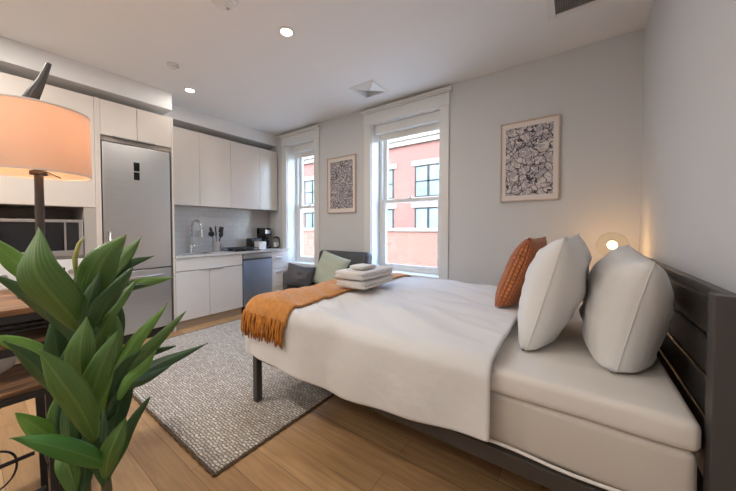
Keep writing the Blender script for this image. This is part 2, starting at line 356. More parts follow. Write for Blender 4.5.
LEAVES = [
    ((-1.081, 0.204, 0.947, -1.05, 0.144, 1.054, -1.055, 0.099, 1.154, -1.134, 0.117, 1.25), 0.103, (-0.22, -0.88, -0.42), 0.3, 0),
    ((-1.12, 0.211, 0.93, -1.19, 0.158, 0.983, -1.246, 0.105, 1.054, -1.299, 0.037, 1.131), 0.062, (-0.54, -0.6, -0.59), 0.3, 1),
    ((-1.103, 0.192, 1.001, -1.081, 0.206, 1.094, -1.075, 0.235, 1.171, -1.122, 0.293, 1.229), 0.094, (0.04, -0.93, 0.37), 0.25, 0),
    ((-1.179, 0.224, 1.034, -1.193, 0.255, 1.101, -1.202, 0.303, 1.159, -1.218, 0.359, 1.219), 0.07, (-0.63, -0.6, 0.49), 0.2, 0),
    ((-1.021, 0.197, 0.984, -0.998, 0.212, 1.037, -0.991, 0.24, 1.085, -1.013, 0.277, 1.138), 0.058, (0.4, -0.76, 0.5), 0.4, 1),
    ((-1.174, 0.25, 1.03, -1.211, 0.309, 1.052, -1.24, 0.39, 1.06, -1.273, 0.479, 1.059), 0.042, (-0.44, -0.09, 0.89), 0.3, 2),
    ((-1.195, 0.246, 1.059, -1.226, 0.292, 1.099, -1.253, 0.348, 1.132, -1.265, 0.411, 1.147), 0.033, (-0.55, -0.45, 0.71), 0.2, 1),
    ((-1.077, 0.225, 0.788, -1.089, 0.26, 0.845, -1.115, 0.321, 0.913, -1.129, 0.405, 0.994), 0.05, (-0.67, -0.62, 0.4), 0.3, 2),
    ((-1.057, 0.221, 0.774, -1.086, 0.273, 0.823, -1.125, 0.356, 0.864, -1.148, 0.469, 0.949), 0.055, (-0.26, -0.59, 0.77), 0.3, 0),
    ((-1.077, 0.225, 0.76, -1.12, 0.301, 0.783, -1.17, 0.411, 0.785, -1.211, 0.574, 0.783), 0.062, (-0.81, -0.04, 0.58), 0.25, 1),
    ((-1.115, 0.237, 0.775, -1.164, 0.292, 0.805, -1.208, 0.358, 0.808, -1.216, 0.46, 0.808), 0.047, (0.1, -0.4, 0.91), 0.25, 1),
    ((-1.077, 0.221, 0.823, -1.112, 0.251, 0.824, -1.139, 0.307, 0.832, -1.137, 0.383, 0.872), 0.034, (-0.69, -0.23, 0.69), 0.25, 1),
    ((-1.005, 0.175, 0.819, -0.987, 0.163, 0.897, -0.986, 0.164, 0.963, -1.014, 0.182, 1.025), 0.074, (-0.3, -0.95, -0.03), 0.25, 0),
    ((-0.985, 0.175, 0.771, -0.953, 0.181, 0.859, -0.949, 0.2, 0.923, -0.973, 0.232, 0.981), 0.064, (0.04, -0.92, 0.39), 0.25, 0),
    ((-0.943, 0.18, 0.735, -0.918, 0.15, 0.838, -0.922, 0.12, 0.915, -0.956, 0.093, 0.985), 0.07, (-0.23, -0.87, -0.45), 0.25, 0),
    ((-1.088, 0.159, 0.78, -1.112, 0.13, 0.841, -1.136, 0.096, 0.906, -1.159, 0.056, 0.968), 0.046, (-0.42, -0.72, -0.55), 0.3, 1),
    ((-1.208, 0.17, 0.829, -1.234, 0.123, 0.892, -1.257, 0.082, 0.929, -1.28, 0.033, 0.961), 0.049, (-0.04, -0.68, -0.74), 0.3, 2),
    ((-0.927, 0.206, 0.661, -0.907, 0.156, 0.728, -0.914, 0.105, 0.78, -0.959, 0.051, 0.81), 0.049, (0.1, -0.67, -0.73), 0.3, 3),
    ((-1.038, 0.156, 0.669, -1.062, 0.132, 0.707, -1.075, 0.1, 0.756, -1.098, 0.067, 0.803), 0.055, (0.31, -0.85, -0.42), 0.25, 2),
    ((-1.049, 0.155, 0.678, -1.071, 0.141, 0.725, -1.082, 0.136, 0.77, -1.092, 0.136, 0.819), 0.062, (-0.23, -0.95, -0.19), 0.25, 0),
    ((-0.959, 0.204, 0.605, -0.974, 0.228, 0.652, -0.986, 0.262, 0.709, -1.003, 0.31, 0.758), 0.044, (-0.03, -0.82, 0.57), 0.3, 1),
    ((-0.92, 0.192, 0.644, -0.909, 0.195, 0.697, -0.906, 0.209, 0.738, -0.921, 0.233, 0.772), 0.053, (-0.53, -0.81, 0.25), 0.25, 0),
    ((-1.055, 0.23, 0.628, -1.073, 0.244, 0.687, -1.088, 0.267, 0.747, -1.1, 0.298, 0.821), 0.058, (-0.68, -0.73, 0.05), 0.3, 1),
    ((-0.982, 0.19, 0.634, -0.981, 0.195, 0.71, -1.0, 0.2, 0.764, -1.02, 0.201, 0.828), 0.045, (0.26, -0.93, 0.24), 0.3, 1),
    ((-1.102, 0.202, 0.625, -1.122, 0.203, 0.702, -1.133, 0.198, 0.773, -1.145, 0.185, 0.859), 0.069, (-0.43, -0.87, -0.23), 0.3, 1),
    ((-1.008, 0.158, 0.644, -1.019, 0.151, 0.72, -1.04, 0.144, 0.771, -1.061, 0.141, 0.832), 0.055, (0.46, -0.88, 0.13), 0.3, 1),
    ((-1.032, 0.131, 0.713, -0.991, 0.135, 0.687, -0.97, 0.142, 0.654, -0.959, 0.146, 0.603), 0.047, (-0.13, 0.99, 0.11), 0.2, 0),
    ((-0.986, 0.166, 0.704, -0.976, 0.167, 0.653, -0.967, 0.161, 0.624, -0.958, 0.153, 0.599), 0.032, (-0.06, 0.95, -0.29), 0.2, 1),
    ((-1.186, 0.182, 0.748, -1.209, 0.162, 0.826, -1.22, 0.153, 0.903, -1.241, 0.149, 0.988), 0.075, (-0.09, -0.99, -0.13), 0.25, 1),
    ((-1.127, 0.228, 0.829, -1.142, 0.255, 0.897, -1.159, 0.269, 0.972, -1.171, 0.264, 1.071), 0.061, (-0.56, -0.83, 0.03), 0.3, 1),
    ((-1.074, 0.238, 0.806, -1.11, 0.261, 0.881, -1.128, 0.269, 0.953, -1.143, 0.248, 1.034), 0.046, (0.26, -0.95, 0.18), 0.3, 0),
    ((-1.082, 0.198, 0.854, -1.08, 0.211, 0.923, -1.098, 0.22, 0.984, -1.119, 0.217, 1.044), 0.049, (-0.77, -0.63, -0.11), 0.3, 1),
    ((-1.143, 0.199, 0.958, -1.155, 0.189, 1.002, -1.165, 0.187, 1.044, -1.183, 0.2, 1.097), 0.063, (0.19, -0.98, -0.01), 0.3, 1),
    ((-1.291, 0.156, 1.032, -1.315, 0.116, 1.114, -1.338, 0.081, 1.163, -1.359, 0.047, 1.227), 0.065, (-0.01, -0.81, -0.59), 0.2, 2),
    ((-0.981, 0.196, 0.776, -0.984, 0.177, 0.729, -0.982, 0.187, 0.683, -0.978, 0.209, 0.613), 0.039, (0.06, 0.97, 0.21), 0.25, 1),
    ((-1.012, 0.24, 0.78, -1.026, 0.266, 0.82, -1.037, 0.302, 0.837, -1.046, 0.341, 0.875), 0.035, (-0.78, -0.34, 0.53), 0.3, 2),
    ((-1.062, 0.195, 0.921, -1.044, 0.186, 1.003, -1.042, 0.194, 1.071, -1.077, 0.222, 1.133), 0.043, (-0.52, -0.85, 0.05), 0.3, 1),
    ((-1.101, 0.207, 0.922, -1.143, 0.2, 1.01, -1.163, 0.2, 1.085, -1.181, 0.213, 1.161), 0.057, (0.09, -1.0, 0.01), 0.25, 1),
    ((-1.031, 0.201, 0.927, -1.016, 0.224, 1.009, -1.028, 0.257, 1.06, -1.059, 0.298, 1.096), 0.036, (-0.73, -0.61, 0.31), 0.3, 0),
    ((-1.158, 0.227, 0.947, -1.19, 0.268, 1.03, -1.201, 0.307, 1.113, -1.218, 0.323, 1.187), 0.053, (-0.43, -0.83, 0.35), 0.25, 1),
    ((-1.141, 0.209, 0.868, -1.167, 0.174, 0.96, -1.191, 0.15, 0.996, -1.214, 0.124, 1.049), 0.047, (-0.32, -0.74, -0.59), 0.3, 1),
    ((-1.033, 0.191, 0.744, -1.028, 0.157, 0.82, -1.041, 0.139, 0.88, -1.073, 0.127, 0.922), 0.05, (0.29, -0.94, -0.15), 0.25, 1),
    ((-1.002, 0.192, 0.729, -0.981, 0.193, 0.814, -0.979, 0.205, 0.866, -0.995, 0.226, 0.922), 0.042, (-0.64, -0.77, 0.04), 0.3, 2),
    ((-1.06, 0.208, 0.724, -1.054, 0.237, 0.79, -1.067, 0.268, 0.842, -1.076, 0.31, 0.879), 0.044, (-0.12, -0.87, 0.49), 0.3, 1),
    ((-1.079, 0.215, 0.695, -1.108, 0.268, 0.746, -1.137, 0.315, 0.771, -1.165, 0.362, 0.784), 0.041, (-0.83, -0.42, 0.37), 0.3, 1),
    ((-0.987, 0.159, 0.653, -0.99, 0.143, 0.737, -1.01, 0.144, 0.798, -1.028, 0.154, 0.852), 0.046, (-0.56, -0.79, -0.24), 0.3, 1),
    ((-0.984, 0.179, 0.62, -0.973, 0.182, 0.695, -0.981, 0.192, 0.763, -0.998, 0.209, 0.822), 0.039, (0.14, -0.94, 0.3), 0.3, 0),
    ((-0.94, 0.193, 0.613, -0.952, 0.185, 0.673, -0.964, 0.174, 0.73, -0.988, 0.157, 0.779), 0.035, (-0.28, -0.9, -0.33), 0.3, 1),
    ((-1.085, 0.183, 0.672, -1.105, 0.18, 0.735, -1.127, 0.173, 0.801, -1.149, 0.158, 0.871), 0.049, (-0.54, -0.78, -0.32), 0.3, 1),
    ((-1.138, 0.165, 0.716, -1.149, 0.161, 0.794, -1.159, 0.163, 0.863, -1.167, 0.174, 0.926), 0.049, (-0.15, -0.99, 0.02), 0.3, 1),
    ((-1.079, 0.212, 0.995, -1.072, 0.246, 1.057, -1.082, 0.29, 1.077, -1.107, 0.348, 1.071), 0.032, (-0.76, -0.23, 0.61), 0.3, 1),
    ((-1.035, 0.228, 0.772, -1.066, 0.271, 0.788, -1.109, 0.339, 0.77, -1.147, 0.415, 0.769), 0.037, (-0.4, -0.02, 0.92), 0.3, 1),
    ((-1.088, 0.164, 0.628, -1.068, 0.163, 0.589, -1.048, 0.156, 0.567, -1.04, 0.144, 0.544), 0.04, (0.37, 0.93, -0.03), 0.2, 1),
]
DL, GB, SB, SUN, SKY, EXPO = 9, 18, 7, 6, 2.0, 0.95
# ------------------------------------------------------------------ setting
YW, XR, XL, YB, ZC = 3.2, .415, -4.52, -2.3, 2.84
WT = .32
struct('floor', bx(XL-.1, XR+.12, YB-.1, YW, -.1, 0), M['floor'])
struct('ceiling', bx(XL-.1, XR+.12, YB-.1, YW+WT, ZC, ZC+.2), M['ceil'])
struct('wall_right', bx(XR, XR+.12, YB-.1, YW+WT, 0, ZC), M['wall'])
struct('wall_left', bx(XL-.1, XL, YB-.1, YW+WT, 0, ZC), M['wall'])
struct('wall_front', bx(XL, XR, YB-.1, YB, 0, ZC), M['wall'])
WIN = [(-3.965,-3.30), (-2.24,-1.277)]
WZ0, WZ1 = .67, 2.63
bm = nb()
xs = [XL] + [v for w in WIN for v in w] + [XR]
for i in range(0, len(xs), 2): box(bm, xs[i], xs[i+1], YW, YW+WT, 0, ZC)
for a, b in WIN:
    box(bm, a, b, YW, YW+WT, 0, WZ0); box(bm, a, b, YW, YW+WT, WZ1, ZC)
struct('wall_back', bm, M['wall'])
struct('baseboard_back', bx(-3.2, XR-.016, YW-.016, YW, 0, .12, bev=.004), M['trimw'])
struct('baseboard_right', bx(XR-.016, XR, YB, YW, 0, .12, bev=.004), M['trimw'])
# lowered bulkheads over the kitchen
struct('ceiling_bulkhead', box(bx(XL, -3.90, YB, 1.475, 2.64, ZC), XL, -4.23, 1.475, YW, 2.655, ZC), M['ceil'])

def window(k, a, b, zm):
    g = YW+.2
    w = bpy.data.objects.new('window_%d' % k, None); COL.objects.link(w); w.location = ((a+b)/2, YW, WZ0); OFF[w.name] = Vector(w.location); w['kind'] = 'structure'
    bm = nb()   # jamb liner
    box(bm, a, a+.012, YW, YW+WT, WZ0, WZ1); box(bm, b-.012, b, YW, YW+WT, WZ0, WZ1); box(bm, a+.012, b-.012, YW, YW+WT, WZ1-.012, WZ1)
    obj('jamb', bm, M['trimw'], w)
    obj('sill', bx(a, b, YW-.022, YW+WT, WZ0-.03, WZ0+.012, bev=.004), M['trimw'], w)
    obj('outer_frame', frame_bm(a+.012, b-.012, WZ0+.012, WZ1-.012, .045, g-.02, g+.09), M['trimw'], w)
    up = obj('upper_sash', frame_bm(a+.057, b-.057, zm-.02, WZ1-.05, .05, g+.03, g+.065), M['trimw'], w)
    obj('pane', bx(a+.1, b-.1, g+.046, g+.05, zm, WZ1-.06), M['glass'], up)
    lo = obj('lower_sash', frame_bm(a+.057, b-.057, WZ0+.025, zm+.025, .05, g-.012, g+.026, wt=.045, wb=.07), M['trimw'], w)
    obj('pane', bx(a+.1, b-.1, g+.005, g+.009, WZ0+.06, zm), M['glass'], lo)
    lk = nb(); box(lk, (a+b)/2-.03, (a+b)/2+.03, g-.006, g+.03, zm+.025, zm+.04, bev=.004); lathe(lk, [(0,0),(.014,0),(.012,.014),(0,.016)], ((a+b)/2, g+.01, zm+.04), 12)
    obj('sash_lock', lk, M['chrome'], lo)
window(1, *WIN[0], 1.60)
window(2, *WIN[1], 1.61)
def casing(k, a, b):
    bm = nb(); c = .105
    box(bm, a-c, a+.004, YW-.022, YW, .0 if k else .0, WZ1, bev=.004); box(bm, b-.004, b+c, YW-.022, YW, 0, WZ1, bev=.004)
    box(bm, a-c-.006, b+c+.006, YW-.026, YW, WZ1-.004, WZ1+.13, bev=.004)
    box(bm, a-c-.022, b+c+.022, YW-.045, YW, WZ1+.13, WZ1+.15, bev=.006)
    box(bm, a-c-.034, b+c+.034, YW-.06, YW, WZ1+.15, WZ1+.172, bev=.005)
    box(bm, a-c-.012, b+c+.012, YW-.034, YW, WZ1-.008, WZ1+.006, bev=.003)
    return struct('trim_%d' % (k+1), bm, M['trimw'])
casing(0, *WIN[0]); casing(1, *WIN[1])
# rolled blinds in the window heads
def blind(a, b, lab):
    t = thing('roller_blind', lab, 'blind', ((a+b)/2, YW+.12, WZ1-.013), 'roller blinds in the window heads')
    obj('cassette', bx(a+.016, b-.016, YW+.06, YW+.15, WZ1-.125, WZ1-.013, bev=.008), M['trimw'], t)
    obj('shade_fabric', bx(a+.03, b-.03, YW+.14, YW+.143, WZ1-.19, WZ1-.12), M['blindfab'], t)
    obj('bottom_rail', bx(a+.03, b-.03, YW+.132, YW+.15, WZ1-.205, WZ1-.185, bev=.004), M['trimw'], t)
blind(*WIN[0], 'white roller blind rolled up in the narrow window beside the kitchen counter')
blind(*WIN[1], 'white roller blind rolled up in the wide window beside the bed')

# ------------------------------------------------------------------ outside
FY = 13.0
struct('street_ground', bx(-40, 20, YW+WT, 40, -6.2, -6), M['concrete'])
struct('roof_deck', bx(-22, 6, YW+WT+.002, 9.0, -.4, -.12), M['concrete'])
bld = thing('apartment_building', 'red brick apartment building across the yard seen through the windows', 'building', (-8, FY, -6))
obj('wall', bx(-24, 6, FY, FY+8, -6, 5.35), M['brick'], bld)
bm = nb(); box(bm, -24.1, 6.1, FY-.12, FY+8, 5.35, 5.6); box(bm, -24.15, 6.15, FY-.2, FY+8, 5.6, 5.85)
obj('cornice', bm, M['limestone'], bld)
for row, (z0, z1) in enumerate(((2.75,4.28), (-.2,2.25))):
    for i in range(10):
        x0 = -22.2 + 2.62*i + (.0); x1 = x0+1.42
        if i > 7: continue
        z0b = z0
        f = nb()
        for (a, b, c, d) in ((x0,x0+.07,z0,z1),(x1-.07,x1,z0,z1),(x0+.07,x1-.07,z0,z0+.07),(x0+.07,x1-.07,z1-.07,z1),((x0+x1)/2-.06,(x0+x1)/2+.06,z0+.07,z1-.07),(x0+.07,x1-.07,(z0+z1)/2-.03,(z0+z1)/2+.03)):
            box(f, a, b, FY-.03, FY+.05, c, d)
        w = obj('window', f, M['winframe'], bld)
        obj('pane', bx(x0+.05, x1-.05, FY-.012, FY+.02, z0+.05, z1-.05), M['winpane'], w)
        obj('lintel', bx(x0-.18, x1+.18, FY-.05, FY+.05, z1, z1+.24), M['limestone'], bld)
        obj('sill', bx(x0-.12, x1+.12, FY-.1, FY+.05, z0-.14, z0), M['limestone'], bld)
pw = thing('parapet_wall', 'low orange brick parapet wall with pale coping outside the wide window', 'wall', (-6, 9, -.12))
obj('brickwork', bx(-22, 4, 9, 9.3, -.12, 1.13), M['brick2'], pw)
obj('coping', bx(-22, 4, 8.94, 9.36, 1.13, 1.25, bev=.02), M['limestone'], pw)

# ------------------------------------------------------------------ kitchen
KX = -3.914          # front plane of the tall units and base units
# tall oven cabinet on the left
t = thing('oven_cabinet', 'cream tall cabinet with niche holding microwave and oven', 'cabinet', (-4.2, 0, 0))
ya, yb = -.62, .812
bm = nb()
box(bm, XL+.004, KX, yb-.022, yb, 0, 2.555, bev=.001); box(bm, XL+.004, KX, ya, ya+.022, 0, 2.555)
box(bm, XL+.004, KX-.022, ya+.022, yb-.022, 2.535, 2.555)
obj('carcass', bm, M['cab'], t)
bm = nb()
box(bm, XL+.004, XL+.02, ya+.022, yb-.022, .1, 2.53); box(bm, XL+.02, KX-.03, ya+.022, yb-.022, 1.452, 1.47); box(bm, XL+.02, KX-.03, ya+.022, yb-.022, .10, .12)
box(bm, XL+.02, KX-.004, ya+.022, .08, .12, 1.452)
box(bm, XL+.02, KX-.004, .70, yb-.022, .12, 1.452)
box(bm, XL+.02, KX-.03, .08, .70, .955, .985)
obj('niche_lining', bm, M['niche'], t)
obj('toe_kick', bx(KX-.06, KX-.045, ya+.022, yb-.022, 0, .1), M['kick'], t)
for a, b in ((ya+.002, .094), (.098, yb-.024)):
    obj('door', bx(KX-.021, KX, a, b, 1.455, 2.55, bev=.0015), M['cab'], t)
# microwave
mw = thing('microwave', 'stainless built-in microwave with dark glass door in the cabinet niche', 'microwave', (-4.15, .4, .985))
obj('body', bx(-4.4, KX-.012, .10, .69, .986, 1.33, bev=.004), M['steeldark'], mw)
obj('trim_frame', xform(frame_bm(0,.59,0,.342,.03,0,.02, wt=.026, wb=.05), basis((KX+.008,.10,.987),(0,1,0),(-1,0,0),(0,0,1))), M['steel'], mw)
d = obj('door', bx(KX-.014, KX-.002, .135, .565, 1.04, 1.302), M['blackglass'], mw)
obj('control_panel', bx(KX-.014, KX-.001, .576, .658, 1.04, 1.302), M['blackplastic'], mw)
obj('divider', bx(KX-.014, KX+.002, .562, .575, 1.035, 1.305), M['steel'], mw)
ov = thing('wall_oven', 'white wall oven with dark display panel below the microwave', 'oven', (-4.15, .4, .12))
obj('body', bx(-4.45, KX-.01, .085, .695, .122, .953), M['whiteplastic'], ov)
cp = obj('control_panel', bx(KX-.01, KX+.006, .085, .695, .735, .95, bev=.003), M['whiteplastic'], ov)
obj('display', bx(KX+.005, KX+.009, .34, .56, .80, .88), M['blackglass'], cp)
for y in (.60, .20):
    k = lathe(nb(), [(0,0),(.024,0),(.02,.022),(0,.024)], n=16); xform(k, basis((KX+.006,y,.835),(0,1,0),(0,0,1),(1,0,0)))
    obj('knob', k, M['steel'], cp, smooth='auto')
dd = obj('door', bx(KX-.01, KX+.008, .085, .695, .14, .725, bev=.003), M['whiteplastic'], ov)
obj('door_glass', bx(KX+.007, KX+.011, .16, .62, .22, .6), M['blackglass'], dd)
obj('handle', tube(nb(), [(KX+.006,.13,.67),(KX+.04,.13,.67),(KX+.04,.65,.67),(KX+.006,.65,.67)], .009, 8), M['steel'], dd, smooth=True)

# cabinet around and above the refrigerator
t = thing('fridge_cabinet', 'cream cabinet housing with two doors above the refrigerator', 'cabinet', (-4.2, 1.15, 0))
obj('side_panel', bx(XL+.004, KX, .8125, .832, 0, 2.555), M['cab'], t)
obj('side_panel', bx(XL+.004, KX, 1.468, 1.488, 0, 2.555), M['cab'], t)
obj('carcass', bx(XL+.004, KX-.023, .833, 1.467, 2.21, 2.55), M['cab'], t)
for a, b in ((.834, 1.136), (1.14, 1.466)): obj('door', bx(KX-.021, KX, a, b, 2.2, 2.552, bev=.0015), M['cab'], t)
obj('edge_pull', bx(KX-.012, KX+.022, .93, 1.3, 2.186, 2.199, bev=.002), M['steeldark'], t)
obj('filler', bx(KX-.05, KX-.03, .833, 1.467, 2.15, 2.205), M['niche'], t)
# refrigerator
f = thing('refrigerator', 'tall stainless steel refrigerator between cream cabinet panels', 'refrigerator', (-4.2, 1.15, 0))
fy0, fy1 = .842, 1.445
obj('body', bx(XL+.03, KX-.05, fy0+.005, fy1-.005, .03, 2.13), M['steeldark'], f)
ud = obj('door', bx(KX-.048, KX+.004, fy0, fy1, .80, 2.135, bev=.006), M['steel'], f)
fd = obj('freezer_drawer', bx(KX-.048, KX+.004, fy0, fy1, .10, .785, bev=.006), M['steel'], f)
obj('display', bx(KX+.003, KX+.006, 1.10, 1.152, 1.868, 1.962), M['blackglass'], ud)
obj('display', bx(KX+.003, KX+.006, 1.10, 1.152, 1.772, 1.856), M['blackglass'], ud)
obj('handle', tube(nb(), [(KX+.002,.885,.86),(KX+.045,.885,.86),(KX+.045,.885,1.21),(KX+.002,.885,1.21)], .010, 8), M['steel'], ud, smooth=True)
obj('handle', tube(nb(), [(KX+.002,.93,.715),(KX+.045,.93,.715),(KX+.045,1.36,.715),(KX+.002,1.36,.715)], .010, 8), M['steel'], fd, smooth=True)
obj('toe_grille', bx(KX-.06, KX-.02, fy0+.01, fy1-.01, .0, .092), M['blackplastic'], f)

# wall cabinets
UX = -4.19
def wall_cab(y0, y1, ym, lab):
    t = thing('wall_cabinet', lab, 'cabinet', (-4.35, (y0+y1)/2, 1.555), 'wall cabinets over the counter')
    obj('carcass', bx(XL+.004, UX-.021, y0+.001, y1-.001, 1.556, 2.545), M['cab'], t)
    obj('door', bx(UX-.02, UX, y0+.0015, ym-.0015, 1.552, 2.545, bev=.0015), M['cab'], t)
    obj('door', bx(UX-.02, UX, ym+.0015, y1-.0015, 1.552, 2.545, bev=.0015), M['cab'], t)
wall_cab(1.49, 2.347, 1.906, 'cream two-door wall cabinet above the sink')
wall_cab(2.347, 3.175, 2.835, 'cream two-door wall cabinet above the cooktop and coffee maker')

# base units
ZT = .882
t = thing('sink_cabinet', 'white sink base cabinet with two doors and a fixed top panel', 'cabinet', (-4.2, 1.92, 0))
obj('carcass', bx(XL+.004, KX-.021, 1.49, 2.352, .105, .70), M['cabw'], t)
obj('toe_kick', bx(KX-.05, KX-.035, 1.49, 2.352, 0, .104), M['kick'], t)
obj('top_panel', bx(KX-.02, KX, 1.492, 2.35, .722, ZT-.006, bev=.0015), M['cabw'], t)
for a, b in ((1.492, 1.887), (1.891, 2.35)): obj('door', bx(KX-.02, KX, a, b, .108, .714, bev=.0015), M['cabw'], t)
obj('edge_pull', bx(KX-.01, KX+.02, 1.765, 2.08, .711, .723, bev=.002), M['steel'], t)
d = thing('dishwasher', 'narrow stainless steel dishwasher under the counter', 'dishwasher', (-4.2, 2.6, 0))
obj('body', bx(XL+.05, KX-.02, 2.362, 2.846, .09, ZT-.01), M['steeldark'], d)
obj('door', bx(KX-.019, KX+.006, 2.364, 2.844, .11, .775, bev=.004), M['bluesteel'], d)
pn = obj('control_panel', bx(KX-.019, KX+.006, 2.364, 2.844, .80, ZT-.008, bev=.004), M['steel'], d)
obj('handle', bx(KX-.012, KX+.02, 2.37, 2.838, .776, .797, bev=.004), M['steeldark'], d)
obj('toe_kick', bx(KX-.05, KX-.035, 2.364, 2.844, 0, .088), M['blackplastic'], d)
t = thing('drawer_cabinet', 'white base cabinet with three drawers by the window wall', 'cabinet', (-4.2, 3.0, 0))
obj('carcass', bx(XL+.004, KX-.021, 2.854, 3.185, .105, ZT-.004), M['cabw'], t)
obj('toe_kick', bx(KX-.05, KX-.035, 2.854, 3.185, 0, .104), M['kick'], t)
for z0, z1 in ((.108,.373), (.377,.60), (.604,ZT-.006)):
    dr = obj('drawer', bx(KX-.02, KX, 2.856, 3.183, z0, z1, bev=.0015), M['cabw'], t)
    obj('drawer_pull', bx(KX-.004, KX+.022, 2.92, 3.05, z1-.105 if z1 > .7 else z1-.06, z1-.095 if z1 > .7 else z1-.05, bev=.002), M['steel'], dr)
# counter with a sink cut-out
t = thing('countertop', 'pale quartz kitchen countertop above the sink cabinet and dishwasher', 'countertop', (-4.2, 2.3, ZT))
bm = nb(); sx0, sx1, sy0, sy1 = -4.40, -4.02, 1.62, 2.04
box(bm, XL+.002, sx0, 1.49, 3.195, ZT, .906); box(bm, sx1, KX+.022, 1.49, 3.195, ZT, .906)
box(bm, sx0, sx1, 1.49, sy0, ZT, .906); box(bm, sx0, sx1, sy1, 3.195, ZT, .906)
bmesh.ops.remove_doubles(bm, verts=bm.verts, dist=1e-5)
obj('slab', bm, M['quartz'], t)
sk = thing('kitchen_sink', 'stainless undermount sink set in the pale counter', 'sink', (-4.21, 1.83, .72))
bm = nb(); e = .003
for a in ((sx0-.0,sx0+e,sy0,sy1,.72,ZT-.001),(sx1-e,sx1,sy0,sy1,.72,ZT-.001),(sx0+e,sx1-e,sy0,sy0+e,.72,ZT-.001),(sx0+e,sx1-e,sy1-e,sy1,.72,ZT-.001),(sx0,sx1,sy0,sy1,.716,.72)): box(bm, *a)
obj('basin', bm, M['steel'], sk)
struct('trim_3', bx(XL, XL+.01, 1.49, YW, .906, 1.553), M['tile'])
bpy.data.objects['trim_3'].name = 'wall_left_backsplash'
# tap
t = thing('kitchen_faucet', 'chrome gooseneck kitchen tap behind the sink', 'faucet', (-4.455, 1.90, .906))
obj('base', lathe(nb(), [(0,0),(.028,0),(.026,.012),(.018,.03),(.016,.10),(.0,.10)], (-4.455,1.90,.9065)), M['chrome'], t, smooth='auto')
pts = [(-4.455,1.90,.99),(-4.455,1.90,1.27)] + [(-4.455+.075-.075*math.cos(a), 1.90+.035-.035*math.cos(a), 1.27+.085*math.sin(a)) for a in [pi*k/12 for k in range(1,13)]] + [(-4.305,1.97,1.22)]
obj('spout', tube(nb(), pts, .016, 12), M['chrome'], t, smooth=True)
obj('spray_head', tube(nb(), [(-4.305,1.97,1.225),(-4.305,1.97,1.13)], [.017,.021], 12), M['chrome'], t, smooth='auto')
obj('lever', tube(nb(), [(-4.455,1.915,.985),(-4.44,1.96,.995),(-4.43,2.0,1.02)], [.008,.006,.005], 8), M['chrome'], t, smooth=True)
# utensil crock
cx, cy = -4.30, 2.18
t = thing('utensil_crock', 'steel crock on the counter holding black utensils', 'utensil holder', (cx, cy, .906))
obj('pot', lathe(nb(), [(0,.001),(.058,.001),(.06,.02),(.06,.15),(.055,.15),(.055,.012),(0,.01)], (cx,cy,.906)), M['steel'], t, smooth='auto')
UT = [(0,-.072,.26,'ladle'),(-.055,.015,.33,'spatula'),(.05,-.03,.26,'slotted_spoon'),(-.005,.072,.25,'serving_spoon'),(.05,.045,.32,'turner'),(-.045,-.055,.31,'whisk')]
UL = {'ladle':'black ladle leaning leftmost in the utensil crock','spatula':'black spatula at the back of the utensil crock','slotted_spoon':'black slotted spoon standing near the front of the utensil crock','serving_spoon':'black serving spoon leaning rightmost in the utensil crock','turner':'black turner standing tallest in the utensil crock','whisk':'black whisk in the utensil crock behind the ladle'}
for dx, dy, h, nm in UT:
    b0 = Vector((cx+dx*.2, cy+dy*.2, .93)); b1 = Vector((cx+dx, cy+dy, .906+h))
    u = thing(nm, UL[nm], 'utensil', b0, 'black cooking utensils in the crock')
    obj('handle', tube(nb(), [b0, b0.lerp(b1,.85)], .0045, 8), M['steel'] if nm in ('spatula','whisk') else M['blackplastic'], u, smooth=True)
    z = (b1-b0).normalized(); hd = nb()
    if nm in ('spatula','turner'): box(hd, -.030,.030,-.0035,.0035,-.042,.042, bev=.003)
    else:
        bmesh.ops.create_uvsphere(hd, u_segments=14, v_segments=10, radius=1); 
        sc = {'ladle':(.042,.032,.042),'slotted_spoon':(.034,.010,.045),'serving_spoon':(.042,.014,.048),'whisk':(.022,.022,.05)}[nm]
        bmesh.ops.scale(hd, vec=sc, verts=hd.verts)
    q = z.to_track_quat('Z','Y').to_matrix().to_4x4(); q = q @ Matrix.Rotation(pi/2+dy*4,4,'Z'); q.translation = b1
    xform(hd, q); obj('head', hd, M['blackplastic'], u, smooth='auto')
# cooktop
t = thing('gas_cooktop', 'black cooktop with raised grates on the counter', 'cooktop', (-4.22, 2.5, .906))
obj('plate', bx(-4.44, -4.0, 2.30, 2.72, .9065, .918, bev=.003), M['blackglass'], t)
for y in (2.41, 2.61):
    g = nb()
    for x in (-4.40,-4.31,-4.22,-4.13,-4.04): tube(g, [(x,y-.085,.945),(x,y+.085,.945)], .006, 6)
    for dy in (-.085,0,.085): tube(g, [(-4.41,y+dy,.945),(-4.03,y+dy,.945)], .006, 6)
    for x in (-4.40,-4.04):
        for dy in (-.085,.085): tube(g, [(x,y+dy,.916),(x,y+dy,.945)], .006, 6)
    obj('grate', g, M['blacksteel'], t, smooth='auto')
    for x in (-4.32,-4.12): obj('burner', lathe(nb(), [(0,0),(.045,0),(.045,.012),(.03,.018),(0,.018)], (x,y,.917), 18), M['blacksteel'], t, smooth='auto')
